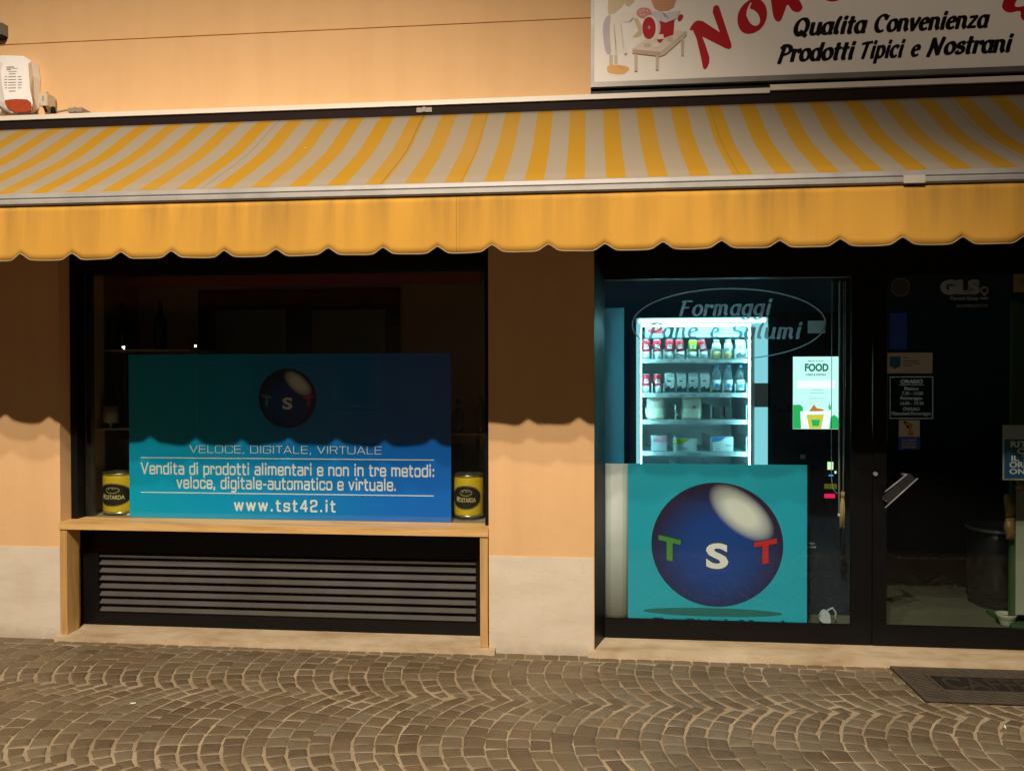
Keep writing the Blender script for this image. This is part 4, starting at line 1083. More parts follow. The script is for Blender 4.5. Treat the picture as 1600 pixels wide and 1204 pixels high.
# wand and cords
m = MB(); p, q = at(1312, 440, .285), at(1311, 807, .285); m.tube([p, q], .0052, 10); m.tube([q+Vector((0, 0, .02)), q], .008, 10); m.build('wand', 'cord_pale', T)
m = MB()
for u0, u1 in ((1318, 1317), (1321, 1317.5)): m.tube([at(u0, 440, .29), at(u0, 600, .29), at(u1, 772, .29)], .0018, 6)
m.tube([at(1300, 440, .29), at(1299, 745, .29), at(1301, 762, .285), at(1307, 770, .28), at(1317, 771, .285)], .0018, 6)
m.build('pull_cord', 'cord_pale', T)
m = MB()
for i in range(9):
    a = i*2*PI/9; o = Vector((math.cos(a)*.006, math.sin(a)*.006, 0)); ln = random.uniform(815, 826)
    p = at(1316.5, 771, .285); q = at(1315.5+random.uniform(-2, 2), ln, .285)
    m.tube([p+o*.6, (p+q)/2+o*1.9, q+o*1.4], .0032, 6)
m.tube([at(1317, 768, .285), at(1317, 777, .285)], .011, 10)
m.build('tassel', 'cord_beige', T)

# ------------------------------------------------------------------ etched oval on the glass
T = thing('oval_lettering', 'grey etched oval with italic lettering on the glass in front of the lit machine', 'lettering')
EY = .2200
cc = at(1137, 506, EY); ex, ez = 143.5*4.745/F, 53.5*4.745/F
m = MB(); vs = []; N = 96
for i in range(N):
    a = 2*PI*i/N; tn = .0075
    for s in (1, -1): vs.append((cc.x+(ex+s*tn*.5)*math.cos(a), EY-.0006, cc.z+(ez+s*tn*.5)*math.sin(a)))
add_flat(m, (vs, [(2*i, 2*i+1, (2*i+3) % (2*N), (2*i+2) % (2*N)) for i in range(N)]))
m.build('oval_ring', 'etched_film', T)
def etched(body, u0, v0, u1, v1, xh):
    p, q = at(u0, v0, EY), at(u1, v1, EY); m2 = MB()
    lettering(m2, body, BR, p.x, q.x, (p.z+q.z)/2, xh*4.745/F, EY-.0008, (.15, .075, math.radians(10)), .20, .20)
    m2.build('italic_word', 'etched_film', T)
etched('Formaggi', 1061, 492, 1202, 492.5, 15.5); etched('Pane', 1014, 527, 1087, 527.5, 15.5); etched('e', 1109, 527.5, 1121, 528, 15.5); etched('Salumi', 1142, 528, 1249, 529, 15.5)

# ------------------------------------------------------------------ vending machine
VY = .80
V = thing('vending_machine', 'lit vending machine with drinks and snacks on four shelves behind the glass', 'vending machine')
vx0, vx1 = at(994, 600, VY).x, at(1200, 600, VY).x; vz1 = at(1100, 496, VY).z
ix0, ix1 = at(1001, 600, VY).x, at(1173, 600, VY).x; iz1 = at(1100, 506, VY).z; iz0 = .85
c = MB(); D1 = 1.55
c.box(vx0, ix0, VY, D1, .09, vz1); c.box(ix1, vx1, VY, D1, .09, vz1); c.box(ix0, ix1, VY, D1, iz1, vz1)
c.box(ix0, ix1, VY, D1, .09, iz0); c.box(ix0, ix1, D1-.05, D1, iz0, iz1)
c.build('cabinet', 'machine_white', V, .004)
for xx in (vx0+.06, vx1-.06):
    for y_ in (VY+.08, D1-.08): MB().lathe(xx, y_, [(.025, .0345), (.025, .06), (.015, .06), (.015, .091)], 12).build('foot', 'black_metal', V)
m = MB(); m.box(vx0+.02, vx1-.02, VY-.022, VY-.001, iz1+.010, vz1-.010); m.build('top_light', 'machine_light', V, .003)
m = MB(); m.box(vx0+.001, ix0-.004, VY-.012, VY-.001, iz0, iz1); m.build('side_glow', 'machine_side_glow', V)
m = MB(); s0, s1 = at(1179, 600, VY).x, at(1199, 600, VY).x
m.box(s0, s1, VY-.012, VY-.001, at(1190, 598, VY).z, iz1); m.build('side_glow', 'machine_side_glow', V)  # white side of the cabinet: its lit look is put into emission
m = MB(); m.box(s0, s1, VY-.012, VY-.001, iz0-.2, at(1190, 636, VY).z); m.build('side_glow', 'machine_side_glow', V)
m = MB(); m.box(s0, s1, VY-.010, VY-.001, at(1190, 635.5, VY).z, at(1190, 598.5, VY).z); m.build('slot_panel', 'pack_grey', V)
MB().box(ix0+.01, ix1-.01, VY+.014, VY+.034, iz1-.014, iz1-.002).build('inner_light', 'machine_tube', V)
for xa, xb in ((ix0+.002, ix0+.007), (ix1-.007, ix1-.002)):
    MB().box(xa, xb, VY+.014, VY+.030, iz0+.02, iz1-.02).build('inner_light', 'machine_tube', V)
# header strip behind the top row
m = MB(); h0, h1, g0, g1 = px_box(1008, 510, 1165, 527, VY+.14)
m.box(h0, h1, VY+.14, VY+.15, g0, g1); plain('header_pale', (0.40, 0.60, 0.74), 0.5); hd = m.build('price_header', 'header_pale', V)
m = MB(); n0 = (g1-g0)
for i in range(3): m.box(h0+.2, h1-.05, VY+.1385, VY+.14, g0+n0*(.12+.3*i), g0+n0*(.24+.3*i))
m.mat(1); m.prism(ell(h0+.075, (g0+g1)/2+.01, .06, .022, 20), VY+.1385, VY+.14); m.build('header_print', ['machine_white', 'can_red'], hd)
SHY = VY+.085
def shelf(v, ncol):
    z = at(1088, v, SHY).z; a, b = ix0+.006, ix1-.006
    m = MB(); m.box(a, b, SHY, SHY+.5, z-.010, z); m.box(a, b, SHY-.012, SHY-.001, z-.030, z-.002)
    sh = m.build('shelf', 'shelf_metal', V, .002)
    w_ = (b-a)/ncol
    for i in range(ncol+1):
        xx = min(max(a+i*w_, a+.003), b-.003); hd_ = .065 if ncol > 5 else .10
        MB().box(xx-.003, xx+.003, SHY, SHY+.40, z+.0005, z+hd_).build('divider', 'shelf_metal', sh)
    for i in range(ncol): MB().box(a+(i+.3)*w_, a+(i+.7)*w_, SHY-.0145, SHY-.0122, z-.026, z-.008).build('price_tag', 'pack_grey', sh)
    return z, a, w_
zA, ax, aw = shelf(560, 9); zB, bx_, bw = shelf(613.5, 9); zC, cx_, cw = shelf(655.5, 3); zD, dx_, dw = shelf(705, 3); zE, ex_, ew = shelf(748, 3)
IY = SHY+.040; JY = SHY+.014
ords = ['first', 'second', 'third', 'fourth', 'fifth', 'sixth', 'seventh', 'eighth', 'ninth']
def can(label, x, z, mats=('can_red', 'can_silver'), h_=.134, r=.029, tilt=0.0, grp='cans in the vending machine'):
    T = thing('drink_can', label, 'can', grp)
    m = MB(); m.lathe(0, 0, [(r*.85, 0), (r, .008), (r, h_*.36)], 20); m.mat(1); m.lathe(0, 0, [(r, h_*.36), (r, h_*.9), (r*.86, h_*.965)], 20)
    m.build('body', [mats[1], mats[0]], T)
    m = MB(); m.lathe(0, 0, [(r*.86, h_*.965), (r*.86, h_), (r*.8, h_)], 20); m.build('lid', 'can_silver', T)
    m = MB()
    for (w0, w1, q) in ((.50, .62, .6), (.66, .72, .45)):
        vs = []; K = 8
        for i in range(K+1):
            a = (-q+2*q*i/K); vs += [((r+.0006)*math.sin(a), -(r+.0006)*math.cos(a), h_*w0), ((r+.0006)*math.sin(a), -(r+.0006)*math.cos(a), h_*w1)]
        add_flat(m, (vs, [(2*i, 2*i+2, 2*i+3, 2*i+1) for i in range(K)]))
    m.build('print', 'can_silver', T)
    T.location = (x, IY, z+.001); T.rotation_euler = (0, tilt, 0)
    return T
for i in range(4): can(ords[i]+' red can from the left on the top shelf of the machine', ax+(i+.5)*aw, zA, tilt=(0, -.04, 0, -.12)[i])
can('lime and silver can on the top shelf right of the red cans', ax+4.5*aw, zA, ('can_lime', 'can_silver'), .13)
can('red can leaning left beside the lime can on the top shelf', ax+5.5*aw, zA, tilt=-.2)
for i in range(2): can(('left' if i == 0 else 'right')+'most red can of the pair on the second shelf', bx_+(i+.5)*bw, zB, h_=.13)
def flask(i, label):
    T = thing('juice_bottle', label, 'bottle', 'bottles in the vending machine')
    x = ax+(i+.5)*aw; z = zA+.001; r = .030
    m = MB(); m.lathe(x, IY, [(r*.9, z), (r, z+.006), (r, z+.05)], 20); m.build('juice', 'juice_beige', T)
    m = MB(); m.lathe(x, IY, [(r, z+.0502), (r, z+.085), (r*.8, z+.105), (r*.62, z+.112)], 20); m.build('body', 'carton_white', T)
    m = MB(); m.lathe(x, IY, [(r*.64, z+.1122), (r*.64, z+.13)], 16); m.build('cap', 'can_silver', T)
flask(6, 'left juice bottle with beige bottom on the top shelf'); flask(7, 'right juice bottle with beige bottom, beside the milk carton on the top shelf')
def carton(x, z, label, grp='milk cartons in the vending machine', h_=.13):
    T = thing('milk_carton', label, 'carton', grp); w_ = .031
    m = MB(); m.box(x-w_, x+w_, IY-w_, IY+w_, z+.001, z+h_*.72)
    a = [(x-w_, IY-w_), (x+w_, IY-w_), (x+w_, IY+w_), (x-w_, IY+w_)]
    v = [m.bm.verts.new((p[0], p[1], z+h_*.722)) for p in a]; t1 = m.bm.verts.new((x-w_, IY, z+h_*.93)); t2 = m.bm.verts.new((x+w_, IY, z+h_*.93))
    m.bm.faces.new((v[0], v[1], t2, t1)); m.bm.faces.new((v[2], v[3], t1, t2)); m.bm.faces.new((v[0], t1, v[3])); m.bm.faces.new((v[1], v[2], t2))
    m.box(x-w_, x+w_, IY-.002, IY+.002, z+h_*.928, z+h_)
    m.build('body', 'carton_white', T)
    m = MB(); m.prism([(x-w_+.001, z+.004), (x+w_-.001, z+.004), (x+w_-.001, z+h_*.30), (x+.008, z+h_*.2), (x-.006, z+h_*.34), (x-w_+.001, z+h_*.22)], IY-w_-.001, IY-w_+.0005)
    m.prism(rect(x-.016, x+.006, z+h_*.55, z+h_*.61), IY-w_-.001, IY-w_+.0005)
    m.build('dark_print', 'carton_dark', T)
carton(ax+8.5*aw, zA, 'milk carton at the right end of the top shelf')
for i in range(4): carton(bx_+(i+2.5)*bw, zB, ords[i]+' milk carton from the left on the second shelf', h_=.14)
def water(x, z, label):
    T = thing('water_bottle', label, 'bottle', 'water bottles in the vending machine'); r = .032
    m = MB(); m.lathe(x, IY, [(r*.85, z+.001), (r, z+.01), (r, z+.10), (r*.9, z+.115), (r*.9, z+.13), (r*.6, z+.155), (r*.42, z+.162), (r*.42, z+.175)], 20); m.build('body', 'clear_plastic', T)
    m = MB(); m.lathe(x, IY, [(r*1.02, z+.02), (r*1.02, z+.088)], 20); m.build('paper_label', 'carton_white', T)
    m = MB(); m.prism(ell(x, z+.048, .014, .017, 20), IY-r*1.02-.0015, IY-r*.99); m.build('round_print', 'pack_blue', T)
    m = MB(); m.lathe(x, IY, [(r*.46, z+.1752), (r*.46, z+.19)], 14); m.build('cap', 'pack_blue', T)
for i, s in enumerate(('left', 'middle', 'right')): water(bx_+(i+6.5)*bw, zB, s+' water bottle of three at the right of the second shelf')
def bag(x, z, w_, label, lean):
    T = thing('sandwich_bag', label, 'bag', 'paper bags in the vending machine'); m = MB(); n = 10; R_ = []
    for i in range(n+1):
        s = i/n; hh_ = z+.001+.15*s; hw = w_*(.92+.10*math.sin(PI*min(1, s*1.3))-.06*s); dp = .035*(1-s)**.6+.004
        ring = []
        for k in range(16):
            a = 2*PI*k/16; ring.append(m.bm.verts.new((x+hw*math.copysign(abs(math.cos(a))**.5, math.cos(a))+lean*s+.003*math.sin(s*9+k), JY+.02+dp*math.sin(a), hh_+.004*math.sin(k*1.7)*s)))
        R_.append(ring)
    for q, (a, b) in enumerate(zip(R_, R_[1:])):
        for k in range(16):
            f_ = m.bm.faces.new((a[k], a[(k+1) % 16], b[(k+1) % 16], b[k])); f_.smooth = True; f_.material_index = 1 if 1 <= q < 5 and 8 <= k else 0
    m.bm.faces.new(R_[0][::-1]); m.bm.faces.new(R_[-1])
    m.build('bag_body', ['paper_beige', 'bread_pale'], T)
    m = MB(); m.prism(ell(x+.02, z+.085, .012, .010, 18), JY-.012, JY-.004) if lean > 0 else m.prism(rect(x-.04, x+.03, z+.128, z+.136), JY+.004, JY+.012)
    m.build('bag_print', 'pack_pink', T)
bag(cx_+.105, zC, .068, 'left paper sandwich bag with pale bread on the third shelf', -.004); bag(cx_+.345, zC, .072, 'right paper sandwich bag with a red mark on the third shelf', .006)
m = MB()
for xx in (.52, .60): m.box(cx_+xx, cx_+xx+.05, JY+.15, JY+.19, zC+.001, zC+.08)
tag(m.build('dark_packs', 'dark_panel'), 'dark packs at the back of the third shelf, right', 'pack')
def pack(x, w_, h_, label, cols):
    T = thing('snack_box', label, 'box', 'boxes on the fourth shelf'); z = zD+.001
    MB().box(x, x+w_, JY, JY+.05, z, z+h_).build('box', cols[0], T, .002)
    m = MB(); q = cols[2]
    m.prism([(x+w_*a, z+h_*b) for a, b in q], JY-.0012, JY-.0002); m.build('colour_print', cols[1], T)
    m = MB()
    for a0_, a1_, b0_, b1_ in cols[3]: m.prism(rect(x+w_*a0_, x+w_*a1_, z+h_*b0_, z+h_*b1_), JY-.0022, JY-.0013)
    m.build('small_print', cols[4], T)
pack(dx_+.075, .105, .105, 'grey box with dark pink bands at the left of the fourth shelf', ('pack_grey', 'pack_pink', [(.1, .62), (.5, .55), (1, .66), (1, .98), (.25, .9)], [(.2, .7, .80, .86), (.15, .8, .48, .54)], 'pack_grey'))
pack(dx_+.225, .160, .085, 'white box with a lime green corner in the middle of the fourth shelf', ('carton_white', 'can_lime', [(0, .45), (.35, .6), (.75, .98), (0, .98)], [(.3, .62, .2, .28), (.2, .5, .08, .12)], 'pack_grey'))
pack(dx_+.490, .140, .100, 'white box with a blue corner at the right of the fourth shelf', ('carton_white', 'pack_blue', [(0, .62), (.35, .7), (.7, .98), (0, .98)], [(.62, .9, .3, .5), (.1, .4, .15, .2)], 'pack_grey'))
m = MB(); m.box(ex_+.05, ex_+.16, IY, IY+.05, zE+.001, zE+.04); m.box(ex_+.30, ex_+.42, IY, IY+.05, zE+.001, zE+.035); m.build('lower_goods', 'pack_grey', V)
m = MB(); m.box(ix0, ix1, VY+.004, VY+.010, iz0, iz1); m.build('front_pane', 'window_glass', V)

# ------------------------------------------------------------------ payment column beside it
K = thing('payment_kiosk', 'black payment kiosk with a bright food advert screen beside the vending machine', 'kiosk')
kx0, kx1 = vx1+.012, at(1352, 600, VY).x; kz1 = at(1260, 488, VY).z
MB().box(kx0, kx1, VY, 1.5, .0345, kz1).build('cabinet', 'machine_black', K, .006)
b0, b1, c0, c1 = px_box(1239, 557, 1310, 670, VY-.006)
MB().box(b0-.006, b1+.006, VY-.004, VY-.0005, c0-.006, c1+.006).build('screen_bezel', 'black_metal', K)
MB().box(b0, b1, VY-.008, VY-.0045, c0, c1).build('screen', 'screen_pale', K)
ys = VY-.0083; W_, H_ = b1-b0, c1-c0
def sc(u, v): return (b0+W_*u, c0+H_*(1-v))
L = MB()
words(L, 'FOOD', *[sc(.26, .20)[0], sc(.78, .20)[0]], sc(0, .205)[1], sc(0, .095)[1], ys, .045)
words(L, 'LINES & DRINKS', sc(.29, .25)[0], sc(.72, .25)[0], sc(0, .262)[1], sc(0, .235)[1], ys, .03)
words(L, 'MENU FOOD', sc(.33, .06)[0], sc(.67, .06)[0], sc(0, .07)[1], sc(0, .053)[1], ys, .02)
for u0, u1, v in ((.41, .66, .46), (.38, .68, .50), (.35, .68, .575)): L.prism(rect(sc(u0, 0)[0], sc(u1, 0)[0], sc(0, v+.004)[1], sc(0, v)[1]), ys, ys+.0003)
L.build('screen_text', 'screen_ink', K)
m = MB(); m.prism(rect(sc(.1, 0)[0], sc(.92, 0)[0], sc(0, .44)[1], sc(0, .325)[1]), ys+.0002, VY-.008)
m.prism([sc(.16, .755), (sc(.83, 0)[0], sc(0, .745)[1]), (sc(.80, 0)[0], sc(0, .995)[1]), sc(.18, .995)], ys-.0002, VY-.008)
m.build('screen_white_block', 'screen_white', K)
m = MB(); hill = [sc(0, .995), sc(0, .665)] + [sc(.12+.11*math.cos(a), .735-.075*math.sin(a)) for a in (2.0, 1.5, 1.0, .5)] + [sc(.24, .995)]
m.prism(hill, ys+.0001, VY-.008)
m.prism([sc(.80, .995), sc(.83, .84), sc(.90, .80), sc(.97, .83), sc(.998, .86), sc(.998, .995)], ys+.0001, VY-.008); m.build('screen_hills', 'screen_green', K)
m = MB(); m.prism([sc(.30, .80), sc(.68, .80), sc(.62, .995), sc(.36, .995)], ys-.0006, ys-.0003); m.mat(1); m.prism([sc(.40, .87), sc(.60, .87), sc(.57, .96), sc(.43, .96)], ys-.0009, ys-.0007); m.mat(2)
m.prism([sc(.36, .745), sc(.42, .70), (sc(.46, 0)[0], sc(0, .66)[1]), sc(.52, .71), sc(.68, .73), sc(.66, .752), sc(.38, .755)], ys-.0006, ys-.0003)
m.mat(1); m.prism([sc(.78, .70), sc(.80, .63), sc(.82, .70), sc(.85, .64), sc(.83, .735), sc(.80, .735)], ys-.0006, ys-.0003)
m.build('screen_bag_picture', ['screen_yellow', 'screen_green', 'screen_orange'], K)
def kbox(name, mat, u0, v0, u1, v1, y_, par=K, bev=0):
    b0_, b1_, c0_, c1_ = px_box(u0, v0, u1, v1, VY); return MB().box(b0_, b1_, y_, VY-.0005, c0_, c1_).build(name, mat, par, bev)
kbox('coin_slot', 'pack_grey', 1250.5, 710, 1258, 716.5, VY-.004)
kp = kbox('keypad', 'dark_panel', 1287, 717, 1308, 743, VY-.012)
kbox('keypad_display', 'keypad_glow', 1292, 721, 1301, 733, VY-.0135, kp); kbox('keypad_light', 'keypad_glow', 1303, 735, 1306, 739, VY-.0135, kp); kbox('keypad_indicator', 'reader_blue', 1294, 741, 1301, 743, VY-.0137, kp)
kbox('note_reader', 'reader_yellow', 1288, 755.5, 1307, 763, VY-.008); kbox('note_light', 'reader_red', 1288, 771, 1304, 777.5, VY-.008)
kbox('panel_seam', 'dark_panel', 1258, 750.5, 1275, 751.5, VY-.002)
L = MB(); b0, b1, c0, c1 = px_box(1261, 846, 1275, 857, VY); words(L, 'Ritiro\nprodotti', b0, b1, c0, c1, VY-.001, .02); L.build('kiosk_text', 'card_grey', K)

# ------------------------------------------------------------------ things on the door glass
LY = .2197
def sticker(name, label, cat, box, mat, y=LY, thick=.0008, r=.004):
    T = thing(name, label, cat); b0, b1, c0, c1 = px_box(*box, y)
    MB().prism(rrect(b0, b1, c0, c1, r), y-thick, y).build('backing', mat, T)
    return T, b0, b1, c0, c1
T, b0, b1, c0, c1 = sticker('blue_notice', 'tall plain blue notice high on the door glass', 'notice', (1390, 489, 1417, 546), 'sticker_blue')
m = MB()
for i in range(5): m.prism(rect(b0+.012, b1-.012, c0+.02+.012*i, c0+.023+.012*i), LY-.0012, LY-.0008)
m.build('fine_print', 'sticker_teal', T)
T, b0, b1, c0, c1 = sticker('grey_card', 'grey card with a blue shield above the opening hours', 'card', (1385, 551, 1457, 583), 'card_grey')
w_, h_ = b1-b0, c1-c0
m = MB(); m.prism([(b0+w_*.07, c0+h_*.82), (b0+w_*.31, c0+h_*.82), (b0+w_*.31, c0+h_*.35), (b0+w_*.19, c0+h_*.22), (b0+w_*.07, c0+h_*.35)], LY-.0012, LY-.0008); m.build('shield_print', 'sticker_teal', T)
m = MB()
for u0, u1, v in ((.36, .5, .74), (.36, .7, .58), (.36, .74, .46), (.36, .56, .34)): m.prism(rect(b0+w_*u0, b0+w_*u1, c0+h_*v, c0+h_*(v+.035)), LY-.0012, LY-.0008)
m.build('fine_print', 'sticker_teal', T)
T = thing('opening_hours', 'white outlined opening hours lettered on the door glass', 'lettering')
b0, b1, c0, c1 = px_box(1390, 588, 1458, 654, LY)
L = MB(); r0 = rrect(b0, b1, c0, c1, .004); r1 = rrect(b0+.005, b1-.005, c0+.005, c1-.005, .003)
L.prism(r0, LY-.0008, LY, [r1]); L.build('border', 'sticker_white', T)
L = MB()
def oh_line(body, u0, v0, u1, v1, off): 
    q0, q1, w0, w1 = px_box(u0, v0, u1, v1, LY); words(L, body, q0, q1, w0, w1, LY-.0008, off)
oh_line('ORARIO', 1407, 592.5, 1442, 599, .045); oh_line('Mattino', 1413, 604, 1435, 609.5, .025); oh_line('7.30 - 13.00', 1409, 611.5, 1442, 617, .025)
oh_line('Pomeriggio', 1407, 619, 1441, 625.8, .025); oh_line('16.00 - 19.30', 1407, 627, 1443, 632.5, .025); oh_line('CHIUSO', 1411, 636, 1437, 641.5, .025); oh_line('Mercoledì Pomeriggio', 1393, 643, 1455, 650, .025)
q0, q1, w0, w1 = px_box(1405, 600.4, 1444, 601.4, LY); L.prism(rect(q0, q1, w0, w1), LY-.0008, LY-.0002)
L.build('white_lettering', 'sticker_white', T)
T, b0, b1, c0, c1 = sticker('dog_sticker', 'small sticker of a brown dog over blue lettering on the door glass', 'sticker', (1404, 656, 1437.5, 702), 'sticker_blue')
m = MB(); q0, q1, w0, w1 = px_box(1404.5, 656, 1437, 682, LY); m.prism(rect(q0, q1, w0, w1), LY-.0013, LY-.0008); m.build('pale_field', 'card_grey', T)
m = MB()
def dg(pts, mat, dy):
    m.mat(mat); m.prism(smooth_loop(px_poly([(1380+u/7.52, 560+v/7.52) for u, v in pts], LY), 1), LY-.0014-dy, LY-.0013)
dg([(240, 750), (262, 735), (300, 748), (338, 762), (348, 795), (330, 815), (325, 845), (300, 845), (290, 820), (262, 800), (248, 780)], 0, .0002)
dg([(285, 880), (300, 845), (325, 842), (355, 870), (358, 905), (330, 908), (290, 905)], 0, .0002)
dg([(236, 748), (252, 732), (272, 738), (262, 756), (244, 764)], 1, .0005); dg([(270, 790), (300, 785), (298, 815), (282, 820)], 1, .0005)
m.build('dog_picture', ['dog_brown', 'sign_black'], T)
L = MB()
for body, v0, v1 in (('IO NON', 685, 689.5), ('POSSO', 690.5, 694.5), ('ENTRARE', 695.5, 700)):
    q0, q1, w0, w1 = px_box(1409.5, v0, 1431.5, v1, LY); words(L, body, q0, q1, w0, w1, LY-.0012, .03)
L.build('white_lettering', 'sticker_white', T)
T = thing('parcel_logo', 'large grey three letter parcel shop logo at the top of the door glass', 'logo')
L = MB(); q0, q1, w0, w1 = px_box(1469, 436.5, 1531, 460.5, LY); words(L, 'GLS', q0, q1, w0, w1, LY-.0008, .075)
q0, q1, w0, w1 = px_box(1485, 463, 1529, 470.5, LY); words(L, 'Parcel Shop', q0, q1, w0, w1, LY-.0008, .035)
q0, q1, w0, w1 = px_box(1494, 475.5, 1543, 480, LY); words(L, 'AUTORIZZATO', q0, q1, w0, w1, LY-.0008, .01)
pn = at(1538, 453.5, LY); L.prism(ell(pn.x, pn.z, .023, .023, 28), LY-.0008, LY, [ell(pn.x, pn.z, .014, .014, 20)])
q0, q1, w0, w1 = px_box(1531.5, 464.3, 1544, 467.6, LY); L.prism(rrect(q0, q1, w0, w1, .005), LY-.0008, LY)
L.prism([(pn.x-.010, pn.z-.0225), (pn.x+.010, pn.z-.0225), (pn.x, pn.z-.040)], LY-.0008, LY)
film('logo_grey', (0.42, 0.38, 0.34), .9)
L.build('letters', 'logo_grey', T)
T = thing('round_sticker', 'dark round sticker with a grey ring at the top left of the door glass', 'sticker')
cc = at(1407, 449, LY); m = MB(); m.prism(ell(cc.x, cc.z, .056, .056, 40), LY-.0006, LY); m.build('disc', 'dark_panel', T)
m = MB(); m.prism(ell(cc.x, cc.z, .054, .054, 40), LY-.0010, LY-.0006, [ell(cc.x, cc.z, .049, .049, 40)]); m.build('ring', 'sign_frame', T)
T = thing('order_sign', 'dark blue order pickup sign in white letters at the right edge of the door', 'sign')
RYs = .262; b0, b1, c0, c1 = px_box(1567, 664, 1652, 750, RYs)
MB().box(b0, b1, RYs, RYs+.004, c0, c1).build('border', 'sticker_white', T)
q0, q1, w0, w1 = px_box(1569.5, 686, 1650, 747.5, RYs); MB().prism(rect(q0, q1, w0, w1), RYs-.0006, RYs).build('blue_field', 'sticker_teal', T)
q0, q1, w0, w1 = px_box(1568.5, 665, 1650, 685.5, RYs); MB().prism(rect(q0, q1, w0, w1), RYs-.0006, RYs).build('grey_field', 'card_grey', T)
L = MB()
for body, u0, u1, v0, v1 in (('RITIRA', 1579, 1632, 689, 698.5), ('QUI', 1589, 1620, 700, 710.5), ('IL TUO', 1580, 1631, 711.5, 720), ('ORDINE', 1577, 1634, 721, 730.5), ('ONLINE', 1577, 1634, 732, 740.5)):
    q0, q1, w0, w1 = px_box(u0, v0, u1, v1, RYs); words(L, body, q0, q1, w0, w1, RYs-.0012, .03)
L.build('white_lettering', 'letter_white', T)
T, b0, b1, c0, c1 = sticker('tan_paper', 'tan scrap of printed paper in the top right corner of the door glass', 'paper', (1583.5, 428, 1640, 456), 'sticker_tan', .262)
m = MB(); m.prism(smooth_loop(px_poly([(1590, 437), (1600, 432), (1618, 436), (1614, 446), (1600, 450)], .262), 1), .2605, .2612); m.build('faded_print', 'dog_brown', T)
T, b0, b1, c0, c1 = sticker('glass_tag', 'small blue grey tag on the glass at the right end of the oval', 'sticker', (1262, 501, 1289.5, 520.5), 'etched_edge', .2202)

# ------------------------------------------------------------------ behind the door
T = thing('waste_bin', 'tall black round bin with a pale rim inside the door', 'bin')
p = at(1560, 930, 1.15)
MB().lathe(p.x, 1.15, [(.17, .0345), (.185, .06), (.195, .50), (.195, .558)], 40).build('body', 'bin_black', T)
MB().lathe(p.x, 1.15, [(.192, .5582), (.205, .562), (.205, .582), (.19, .584), (.185, .565), (.02, .56)], 40).build('rim', 'bin_rim', T)
T = thing('snack_rack', 'green metal rack with a pale side panel at the right edge inside the door', 'rack')
ry = .62; b0 = at(1580, 800, ry).x
MB().box(b0, b0+.028, ry, ry+.028, .0345, 2.1).build('upright', 'rack_green', T)
MB().box(b0+.028, b0+.46, ry+.003, ry+.018, .12, 1.02).build('side_board', 'rack_light', T)
MB().box(b0+.028, b0+.46, ry+.003, ry+.018, 1.021, 2.08).build('mesh_board', 'rack_green', T)
MB().box(b0, b0+.46, ry-.01, ry+.3, .0345, .06).build('base', 'rack_green', T)
for i, (u0, v0, u1, v1) in enumerate(((1569, 770, 1582, 806), (1570, 808, 1583, 842), (1588, 752, 1604, 768))):
    q0, q1, w0, w1 = px_box(u0, v0, u1, v1, ry-.04); m = MB(); cxx = (q0+q1)/2
    R_ = []
    for k in range(7):
        s = k/6; hw = (q1-q0)/2*(1+.12*math.sin(PI*s)); dp = .03*math.sin(PI*s)+.003
        R_.append([m.bm.verts.new((cxx+hw*math.cos(a)+.006*math.sin(s*6+i), ry-.05+dp*math.sin(a), w0+(w1-w0)*s)) for a in [2*PI*j/12 for j in range(12)]])
    for a, b in zip(R_, R_[1:]):
        for j in range(12):
            f_ = m.bm.faces.new((a[j], a[(j+1) % 12], b[(j+1) % 12], b[j])); f_.smooth = True
    m.bm.faces.new(R_[0][::-1]); m.bm.faces.new(R_[-1])
    tag(m.build('snack_bag', 'snack_tan'), ('tan snack bag hanging on the green rack, the upper one', 'tan snack bag hanging on the green rack, just below the upper one', 'tan snack bag hanging right under the order sign')[i], 'snack bag', 'snack bags on the rack')
T = thing('white_bowl', 'small white bowl on the shop floor at the foot of the rack', 'bowl')
p = at(1572, 962, .66); m = MB(); m.lathe(p.x, .66, [(.03, .0345), (.035, .05), (.055, .10), (.06, .115), (.056, .115), (.03, .06), (.01, .055)], 28); m.build('bowl', 'rack_light', T)
m = MB(); m.lathe(p.x, .66, [(.05, .085), (.052, .0951)], 20); m.build('contents', 'snack_tan', T)
T = thing('floor_gadget', 'small grey gadget lying on the shop floor beside the ball poster', 'gadget')
p = at(1292, 944, .60); m = MB(); m.prism(smooth_loop([(p.x-.05, .05), (p.x-.04, .11), (p.x-.005, .13), (p.x+.02, .09), (p.x+.015, .04)], 1), .58, .62); m.build('body', 'pack_grey', T, .003)
m = MB(); m.tube([(p.x+.0, .60, .12), (p.x+.035, .60, .14), (p.x+.055, .60, .11), (p.x+.05, .60, .06)], .006, 8); m.build('hook', 'card_grey', T)
m = MB(); m.box(at(1405, 850, 2.5).x, at(1560, 850, 2.5).x, 2.5, 3.0, .0345, .78); tag(m.build('shop_counter', 'dark_panel', None, .006), 'dark low counter deep inside the shop behind the door', 'counter')

# ------------------------------------------------------------------ litter on the setts
plain('butt_paper', (0.72, 0.68, 0.58), 0.7)
for (u, v, a, lb) in ((208, 1098, .4, 'white cigarette butt on the setts below the louvred grille'), (1570, 1134, 1.3, 'white cigarette butt on the setts in front of the doormat')):
    d = RT*((u-CX)/F) - UP*((v-CY)/F) + FW; p = CAM + d*((.007-CAM.z)/d.z)
    m = MB(); dv = Vector((math.cos(a), math.sin(a), 0))*.013
    m.tube([p-dv, p+dv], .0042, 8); tag(m.build('cigarette_butt', 'butt_paper'), lb, 'litter')
